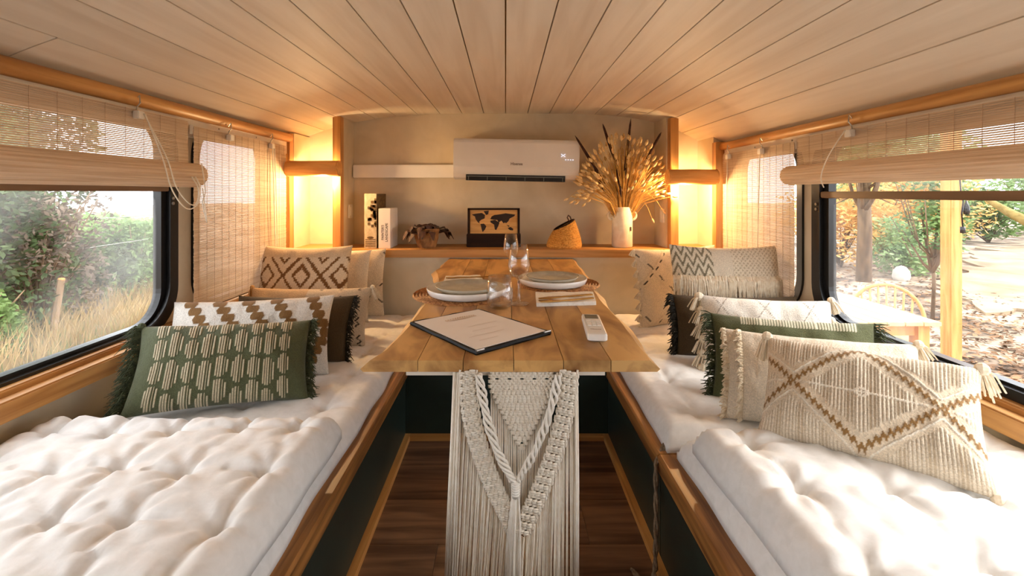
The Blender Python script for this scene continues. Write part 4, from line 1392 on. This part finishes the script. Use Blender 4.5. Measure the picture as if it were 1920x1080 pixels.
# menu folder
t = thing('menu_folder', tuple(onz(900, 618, TZ)), 'black padded menu folder showing a white page on the table', 'menu')
cs = [onz(768, 604, TZ + 0.008), onz(893, 661, TZ + 0.008), onz(1034, 622, TZ + 0.008), onz(897, 579, TZ + 0.008)]
mid = sum(cs, Vector()) / 4
def rim_pts(k_, z):
    return [(mid.x + (c.x - mid.x) * k_, mid.y + (c.y - mid.y) * k_, z) for c in cs]
m = MB()
lv = [(0.985, TZ + 0.0002), (1.0, TZ + 0.004), (0.985, TZ + 0.009), (0.94, TZ + 0.0095), (0.925, TZ + 0.008)]
n_e = 10
for k_, z in lv:
    for e in range(4):
        a, b = Vector(rim_pts(k_, z)[e]), Vector(rim_pts(k_, z)[(e + 1) % 4])
        for j in range(n_e):
            p_ = a.lerp(b, j / n_e)
            m.v.append((p_.x, p_.y, p_.z + (0.0012 * math.sin(j * 1.3 + e) if k_ > 0.97 and z > TZ + 0.003 else 0)))
q = 4 * n_e
for k in range(len(lv) - 1):
    for j in range(q):
        m.f.append((k * q + j, k * q + (j + 1) % q, (k + 1) * q + (j + 1) % q, (k + 1) * q + j))
m.f.append(tuple(range(q - 1, -1, -1)))
m.f.append(tuple((len(lv) - 1) * q + j for j in range(q)))
m.build('cover', 'leather_black', t, smooth=False)
m = MB(); m.v = [(a, b, c + 0.0016) for a, b, c in rim_pts(0.925, TZ + 0.0085)]; m.v += [(a, b, c - 0.003) for a, b, c in m.v]
m.f = [(0, 1, 2, 3), (7, 6, 5, 4), (0, 4, 5, 1), (1, 5, 6, 2), (2, 6, 7, 3), (3, 7, 4, 0)]
page = m.build('page', 'paper', t)
for (pa, pb) in ((cs[1], 1), (cs[2], 2)):
    q = mid.lerp(pa, 0.985)
    dirv = ((cs[2] - cs[1]).normalized() if pb == 1 else (cs[1] - cs[2]).normalized())
    m = MB().tube([q + Vector((0, 0, 0.0025)), q + dirv * 0.022 + Vector((0, 0, 0.0025))], 0.003, 8)
    m.build('metal_corner', 'metal', t)
# faint printed sprig near the far corner of the page
m = MB()
o_ = onz(862, 597, TZ + 0.0106)
ax = (cs[3] - cs[0]).normalized()
sd = Vector((-ax.y, ax.x, 0))
for k in range(13):
    f = k / 12 - 0.5
    base_ = o_ + ax * f * 0.095
    for s in (-1, 1):
        d = (ax * 0.8 + sd * s).normalized()
        e = base_ + d * 0.022 * (1 - abs(f))
        w_ = Vector((-d.y, d.x, 0)) * 0.0032
        mm = base_.lerp(e, 0.5)
        i = len(m.v)
        m.v += [tuple(base_), tuple(mm + w_), tuple(e), tuple(mm - w_)]
        m.f.append((i, i + 1, i + 2, i + 3))
m.build('printed_sprig', 'print_leaf', page)
m = MB()
for k in range(4):
    p_ = onz(905 + k * 4, 607 + k * 9, TZ + 0.0106)
    L = (0.05, 0.04, 0.055, 0.03)[k]
    d = ax
    i = len(m.v)
    w_ = sd * 0.0012
    m.v += [tuple(p_ - d * L + w_), tuple(p_ + d * L + w_), tuple(p_ + d * L - w_), tuple(p_ - d * L - w_)]
    m.f.append((i, i + 1, i + 2, i + 3))
m.build('printed_lines', 'print_script', page)
# remote control
a, b = onz(1106, 600, TZ), onz(1121, 642, TZ)
d = (a - b).normalized(); s = Vector((d.y, -d.x, 0))
L = (a - b).length; w_ = 0.025
rc = thing('remote_control', tuple((a + b) / 2), 'white remote control with grey screen beside the menu folder', 'remote control')
ctr = (a + b) / 2
def rp_(u, v, z):
    p_ = ctr + d * u + s * v
    return (p_.x, p_.y, TZ + z)
m = MB()
out = rrect(-L / 2, L / 2, -w_, w_, 0.012, 6)
for k_, z in ((0.93, 0.0), (1.0, 0.004), (1.0, 0.014), (0.95, 0.0185), (0.85, 0.0195)):
    m.v += [rp_(u * (k_ if k_ < 1 else 1), v * k_, z) for u, v in out]
q = len(out)
for k in range(4):
    for j in range(q):
        m.f.append((k * q + j, k * q + (j + 1) % q, (k + 1) * q + (j + 1) % q, (k + 1) * q + j))
m.f += [tuple(range(q - 1, -1, -1)), tuple(4 * q + j for j in range(q))]
m.build('body', 'plastic_white', rc, smooth=False)
def slab(u0, u1, v0, v1, z0, z1, nm, mt):
    m = MB()
    m.v = [rp_(u, v, z) for z in (z0, z1) for u, v in ((u0, v0), (u1, v0), (u1, v1), (u0, v1))]
    m.f = [(0, 1, 2, 3), (7, 6, 5, 4), (0, 4, 5, 1), (1, 5, 6, 2), (2, 6, 7, 3), (3, 7, 4, 0)]
    m.build(nm, mt, rc)
slab(L * 0.22, L * 0.42, -0.018, 0.018, 0.019, 0.0202, 'screen', 'screen_grey')
for i in range(3):
    for j in range(3):
        slab(L * (0.08 - i * 0.10), L * (0.15 - i * 0.10), -0.018 + j * 0.0127, -0.0075 + j * 0.0127, 0.019, 0.0213, 'button', 'plastic_white')
text('Hisense', 0.0085, 'logo_grey', rc, lambda p_, q_: rp_(-L * 0.28 + q_, p_, 0.0199), bold=0.0003)

# rope hanging over the right bench edge
pth = [onz(1246, 838, 0.312) + Vector((0.04, 0.01, 0.004)), onz(1246, 838, 0.312) + Vector((0.0, 0, 0.006)), Vector((0.418, 1.292, 0.285)), Vector((0.412, 1.27, 0.2)), Vector((0.405, 1.25, 0.11)), Vector((0.398, 1.235, 0.04)), Vector((0.386, 1.22, 0.012)), Vector((0.36, 1.235, 0.010)), Vector((0.345, 1.27, 0.009))]
dense = []
for k in range(len(pth) - 1):
    for j in range(10):
        dense.append(pth[k].lerp(pth[k + 1], j / 10))
dense.append(pth[-1])
m = MB()
for ph in range(2):
    m.tube([p_ + Vector((math.cos(k * 0.5 + ph * PI) * 0.0035, math.sin(k * 0.5 + ph * PI) * 0.0035, 0)) for k, p_ in enumerate(dense)], 0.0042, 6)
tag(m.build('rope', 'rope', None, smooth=True), 'twisted brown rope hanging over the bench edge to the floor', 'rope')

# ------------------------------------------------------------------ outdoors
GZ = -0.5
gm = MB()
gn = 60
for j in range(gn + 1):
    for i in range(gn + 1):
        x, y = -45 + 90 * i / gn, -20 + 90 * j / gn
        gm.v.append((x, y, GZ + (0.03 * noise.noise(Vector((x * 0.7, y * 0.7, 0))) if abs(x) > 1.6 else -0.05)))
for j in range(gn):
    for i in range(gn):
        a = j * (gn + 1) + i
        gm.f.append((a, a + 1, a + gn + 2, a + gn + 1))
struct(gm.build('ground', 'soil', smooth=True))
cl = [(6.2, 6.0), (7.6, 5.6), (10.5, 6.4), (16, 6.0), (24, 8.0), (25, 12.6), (19, 13.4), (14.5, 13.2), (12.3, 12.2), (9.6, 9.7), (7.4, 7.9)]
m = MB()
ragged = []
for (xa_, ya_), (xb_, yb_) in zip(cl, cl[1:] + cl[:1]):
    for j in range(12):
        x, y = xa_ + (xb_ - xa_) * j / 12, ya_ + (yb_ - ya_) * j / 12
        ragged.append((x + 0.5 * noise.noise(Vector((x * 1.7, y * 1.7, 2))), y + 0.5 * noise.noise(Vector((x * 1.7, y * 1.7, 8)))))
plate(m, [ragged], 0.05, lambda a, b, c: (a, b, GZ + 0.008 + c))
struct(m.build('ground_clearing', 'pale_dirt'))

def leaves(mb, c, rad, n, size, shell=0.55):
    c = Vector(c)
    for k in range(n):
        while True:
            p = Vector((R.uniform(-1, 1), R.uniform(-1, 1), R.uniform(-1, 1)))
            l = p.length
            if 0.15 < l < 1: break
        if l < shell and R.random() < 0.6: p = p / l * R.uniform(shell, 1)
        k2 = 1 + 0.35 * noise.noise(p * 1.8 + c)
        q = c + Vector((p.x * rad[0], p.y * rad[1], p.z * rad[2])) * k2
        a = Vector((R.gauss(0, 1), R.gauss(0, 1), R.gauss(0, 0.7))).normalized()
        b = a.orthogonal().normalized()
        s = size * R.uniform(0.6, 1.4)
        i = len(mb.v)
        mb.v += [tuple(q - a * s), tuple(q + b * s * 0.42), tuple(q + a * s), tuple(q - b * s * 0.42)]
        mb.f.append((i, i + 1, i + 2, i + 3))

def shrub(label, x, y, r, h, m_, n=5000, size=0.035, name='shrub', trunk=None, group=None, wood='bark', nb=9, tr=0.12):
    t = thing(name, (x, y, GZ), label, 'tree' if name == 'tree' else 'shrub', group)
    fo, br = MB(), MB()
    clumps = 9
    z0 = trunk or 0.0
    for k in range(clumps):
        a = R.uniform(0, 2 * PI)
        rr = r * R.uniform(0.1, 0.75)
        zz = GZ + z0 + (h - z0) * R.uniform(0.22, 0.82)
        c = (x + math.cos(a) * rr, y + math.sin(a) * rr, zz)
        leaves(fo, c, (r * 0.55, r * 0.55, (h - z0) * 0.26), n // clumps, size)
        mid = Vector((x + math.cos(a) * rr * 0.3, y + math.sin(a) * rr * 0.3, GZ + max(z0 * 0.8, (zz - GZ) * 0.5)))
        br.tube([(x, y, GZ + (z0 * 0.7 if trunk else -0.02)), mid, c], [0.03 * h / 2, 0.016 * h / 2, 0.006], 6)
    for k in range(nb):
        a = R.uniform(0, 2 * PI)
        e = Vector((x + math.cos(a) * r * R.uniform(0.6, 1.15), y + math.sin(a) * r * R.uniform(0.6, 1.15), GZ + z0 + (h - z0) * R.uniform(0.3, 1.0)))
        br.tube([(x, y, GZ + max(0.1, z0 * 0.9)), Vector((x, y, GZ)).lerp(e, 0.5) + Vector((0, 0, 0.15)), e], [0.012 * h / 2, 0.009, 0.004], 5)
    tag(fo.build('foliage', m_, t), kind='stuff')
    br.build('branches', wood, t, smooth=True)
    if trunk:
        MB().tube([(x, y, GZ - 0.05), (x + 0.02, y, GZ + trunk * 0.5), (x, y, GZ + trunk * 1.1)], [tr, tr * 0.88, tr * 0.7], 12).build('trunk', wood, t, smooth=True)
    return t
# hedge on the left
shrub('tall dark green shrub densest beyond the left window', -5.3, 4.35, 0.95, 3.0, 'leaf_dark', 9000, 0.04)
shrub('bushy mid green shrub beside the dark one on the left', -5.5, 5.15, 0.8, 2.55, 'leaf_mid', 7000, 0.04)
shrub('brown half-bare shrub with thin grey twigs behind the wooden stake', -5.0, 4.95, 0.55, 1.55, 'leaf_brown', 3200, 0.03, nb=26)
shrub('low dark shrub below the open sky on the left', -5.7, 6.05, 0.7, 1.0, 'leaf_dark', 6000, 0.04)
shrub('light green young shrub at the far end of the hedge', -5.3, 6.65, 0.6, 1.12, 'leaf_mid', 5000, 0.035)
shrub('small bright green bush at the near edge of the hedge', -4.55, 4.05, 0.28, 0.75, 'leaf_mid', 1800, 0.03)
shrub('pale green tree far beyond the left hedge', -10.5, 11.5, 1.7, 1.0, 'leaf_pale', 5000, 0.09)
shrub('hazy pale tree standing farther off behind the hedge', -8.6, 9.0, 1.2, 0.9, 'leaf_pale', 4500, 0.07)
shrub('tall deep green tree rising behind the dark shrub', -7.6, 6.0, 1.5, 4.2, 'leaf_dark', 8000, 0.06)
def grass(label, x0, x1, y0, y1, n, h, m_, lean=0.3):
    m = MB()
    for k in range(n):
        x, y = R.uniform(x0, x1), R.uniform(y0, y1)
        hh = h * R.uniform(0.4, 1.2)
        a = R.uniform(0, 2 * PI)
        dx, dy = math.cos(a) * hh * lean * R.random() * 2, math.sin(a) * hh * lean * R.random() * 2
        i = len(m.v)
        w_ = 0.006
        m.v += [(x - w_, y, GZ - 0.02), (x + w_, y, GZ - 0.02), (x + dx * 0.4 + w_ * .6, y + dy * 0.4, GZ + hh * 0.6), (x + dx * 0.4 - w_ * .6, y + dy * 0.4, GZ + hh * 0.6), (x + dx, y + dy, GZ + hh)]
        m.f += [(i, i + 1, i + 2, i + 3), (i + 3, i + 2, i + 4)]
    o = m.build('dry_grass' if m_ == 'dry_grass' else 'grass', m_, None)
    tag(o, label, 'grass', kind='stuff')
grass('dry straw-coloured tall grass below the hedge', -5.1, -3.7, 3.2, 6.8, 2600, 0.42, 'dry_grass')
grass('short green grass mixed into the verge', -5.2, -3.6, 3.0, 7.0, 2600, 0.22, 'green_grass')
t = thing('fence_stake', (-4.6, 4.72, GZ), 'short weathered wooden stake standing in the dry grass', 'stake')
MB().tube([(-4.6, 4.72, GZ - 0.1), (-4.58, 4.72, GZ + 0.3), (-4.54, 4.74, GZ + 0.66)], [0.036, 0.034, 0.032], 8).build('post', 'stake', t)
MB().tube([(-4.54, 4.74, GZ + 0.65), (-4.538, 4.741, GZ + 0.67)], [0.032, 0.026], 8).build('cut_top', 'log_end', t)
for k, z in enumerate((0.62, 0.95)):
    w_ = MB().tube([(-4.9, 2.5, GZ + z + 0.3), (-4.86, 4.2, GZ + z + 0.24), (-4.9, 5.6, GZ + z + 0.28), (-4.9, 7.4, GZ + z + 0.3)], 0.004, 5).build('fence_wire', 'metal', None)
    tag(w_, 'thin slack wire strung through the hedge, ' + ('lower strand' if k == 0 else 'upper strand'), 'wire')

# garden on the right
t = thing('garden_table', (2.35, 3.5, GZ), 'pale wooden garden table outside the right window', 'table')
for k in range(6):
    MB().box(2.02 + k * 0.114, 2.02 + k * 0.114 + 0.111, 2.87, 4.3, 0.215, 0.24).build('slat', 'garden_table', t, bevel=0.003)
for xx in (2.08, 2.62):
    for yy in (2.94, 4.2):
        MB().prism([(xx - 0.035, yy - 0.035), (xx + 0.035, yy - 0.035), (xx + 0.035, yy + 0.035), (xx - 0.035, yy + 0.035)], 'z', GZ - 0.02, 0.215).build('leg', 'garden_pine', t)
MB().box(2.07, 2.63, 2.93, 2.955, 0.14, 0.215).build('apron', 'garden_pine', t)
MB().box(2.60, 2.63, 2.93, 4.22, 0.14, 0.215).build('apron', 'garden_pine', t)
t = thing('garden_chair', (2.95, 3.66, GZ), 'wooden bow-back chair behind the garden table', 'chair')
cxx, cyy = 2.98, 3.62
ang = math.radians(-38)
def ch(u, v, z):
    return Vector((cxx + u * math.cos(ang) - v * math.sin(ang), cyy + u * math.sin(ang) + v * math.cos(ang), GZ + z))
m = MB()
pts = rrect(-0.21, 0.21, -0.2, 0.2, 0.08, 5)
m.v = [tuple(ch(u, v, z)) for z in (0.42, 0.455) for u, v in pts]
q = len(pts)
m.f = [(j, (j + 1) % q, q + (j + 1) % q, q + j) for j in range(q)] + [tuple(range(q)), tuple(range(q, 2 * q))]
m.build('seat', 'garden_pine', t)
MB().tube([ch(0.235 * math.cos(a), 0.2 + 0.05 * max(0, math.sin(a)), 0.455 + 0.33 * math.sin(a) ** 0.75) for a in [PI * k / 22 for k in range(23)]], 0.014, 8).build('bow', 'garden_pine', t, smooth=True)
for k in range(7):
    u = -0.165 + k * 0.055
    zt_ = 0.455 + 0.33 * (max(0.0, 1 - (u / 0.235) ** 2)) ** 0.375
    MB().tube([ch(u * 0.85, 0.17, 0.44), ch(u, 0.245, zt_)], 0.008, 6).build('spindle', 'garden_pine', t, smooth=True)
for u in (-0.16, 0.16):
    for v in (-0.15, 0.15):
        MB().tube([ch(u, v, 0.43), ch(u * 1.2, v * 1.2, -0.02)], [0.018, 0.013], 8).build('leg', 'garden_pine', t, smooth=True)
pz = MB().box(3.80, 3.90, 3.96, 4.06, GZ - 0.3, 2.6).build('timber_post', 'garden_pine', None, bevel=0.004)
tag(pz, 'square orange timber post standing outside the right window', 'post')
# string light with bulb
t = thing('string_light', (3.86, 3.9, 1.1), 'black string light with a bulb hanging beside the timber post', 'light')
bp = at(1806, 385, 3.85)
MB().tube([Vector((3.85, 3.98, 1.32)), Vector((3.84, 3.93, 1.24)), at(1802, 362, 3.87), at(1806, 378, 3.85), at(1803, 400, 3.85), at(1806, 436, 3.85)], 0.006, 6).build('cable', 'mirror_black', t, smooth=True)
MB().tube([at(1812, 376, 3.85), at(1812, 388, 3.85), at(1812, 396, 3.85), at(1812, 402, 3.85)], [0.006, 0.02, 0.024, 0.018], 10).build('socket', 'mirror_black', t, smooth=True)
MB().tube([at(1805, 425, 3.85), at(1805, 437, 3.85)], 0.018, 10).build('socket', 'mirror_black', t, smooth=True)
shrub('slender tree with bare trunk and yellowing leaves beyond the garden table', 6.25, 8.1, 1.15, 3.6, 'leaf_mid', 5200, 0.055, name='tree', trunk=1.75)
shrub('golden backlit bush left of the slender tree trunk', 7.0, 9.7, 1.0, 2.0, 'leaf_gold', 4200, 0.05)
shrub('golden tall bush right of the slender tree trunk', 8.6, 9.9, 1.1, 2.3, 'leaf_gold', 4600, 0.05)
shrub('fresh green leafy sapling in front of the timber post', 5.15, 5.6, 0.38, 1.75, 'leaf_mid', 1500, 0.035, name='tree', trunk=0.85, tr=0.022)
shrub('light green bush under the slender tree', 7.5, 8.9, 0.6, 1.1, 'leaf_pale', 2600, 0.045)
shrub('pale green tall tree behind the golden bushes', 10.2, 12.5, 2.0, 4.4, 'leaf_pale', 7000, 0.09)
shrub('rounded green bush at the end of the pale clearing', 15.2, 14.6, 1.3, 1.9, 'leaf_mid', 5000, 0.08)
shrub('wide light green tree farthest along the pale clearing', 20.5, 17.6, 2.2, 3.2, 'leaf_pale', 6500, 0.1)
shrub('large pale tree far behind the garden hut', 19.0, 23.5, 3.0, 5.0, 'leaf_pale', 7000, 0.13)
shrub('dense green tree behind the string light', 13.2, 16.6, 1.4, 3.6, 'leaf_pale', 6500, 0.09)
for k in range(10):
    rrx = 5.0 + R.random() * 4.5
# mossy branch crossing the upper corner of the right window
m = MB().tube([at(1838, 366, 5.2), at(1868, 384, 5.1), at(1895, 400, 5.0), at(1945, 424, 4.8), at(2050, 452, 4.6)], [0.02, 0.035, 0.045, 0.06, 0.09], 10)
m.tube([at(2050, 452, 4.6), Vector((6.35, 4.6, GZ + 0.6)), Vector((6.4, 4.62, GZ - 0.1))], [0.09, 0.14, 0.16], 10)
tag(m.build('mossy_branch', 'bark_moss', None, smooth=True), 'mossy leaning tree limb at the upper corner of the garden view', 'branch')
t = thing('garden_hut', (15.2, 17.6, GZ), 'low hut with reddish tiled roof at the garden end', 'hut')
MB().box(14.4, 17.0, 17.0, 18.6, GZ - 0.05, GZ + 0.62).build('wall', 'stone_white', t)
MB().prism([(16.8, GZ + 0.6), (17.8, GZ + 1.15), (18.8, GZ + 0.6)], 'x', 14.2, 17.2).build('roof', 'roof_tile', t)
m = MB(); m.lathe([(0, 0), (0.12, 0.0), (0.14, 0.08), (0.11, 0.18), (0.06, 0.25), (0.0, 0.28)], 12, (6.95, 8.15, GZ - 0.01), lambda a, z: 1 + 0.18 * math.sin(a * 2 + z * 9))
tag(m.build('garden_stone', 'stone_white', None, smooth=True), 'pale upright stone standing among the golden bushes', 'stone')
m = MB()
for k in range(9000):
    y = 2.2 + R.random() ** 1.4 * 9
    x = R.uniform(0.55, 1.35) * y
    if x < 1.6 or (y > 7.4 and x / y > 0.95): continue
    a = R.uniform(0, 2 * PI); s = R.uniform(0.02, 0.05)
    z = GZ + 0.03 * noise.noise(Vector((x * 0.7, y * 0.7, 0))) + R.uniform(0.006, 0.03)
    i = len(m.v)
    tl = R.uniform(-0.02, 0.02)
    m.v += [(x + math.cos(a) * s, y + math.sin(a) * s, z + tl), (x - math.sin(a) * s * .5, y + math.cos(a) * s * .5, z + 0.01), (x - math.cos(a) * s, y - math.sin(a) * s, z - tl * .3), (x + math.sin(a) * s * .5, y - math.cos(a) * s * .5, z)]
    m.f.append((i, i + 1, i + 2, i + 3))
tag(m.build('leaf_litter', 'litter', None), 'brown fallen leaves scattered over the garden soil', 'leaf litter', kind='stuff')
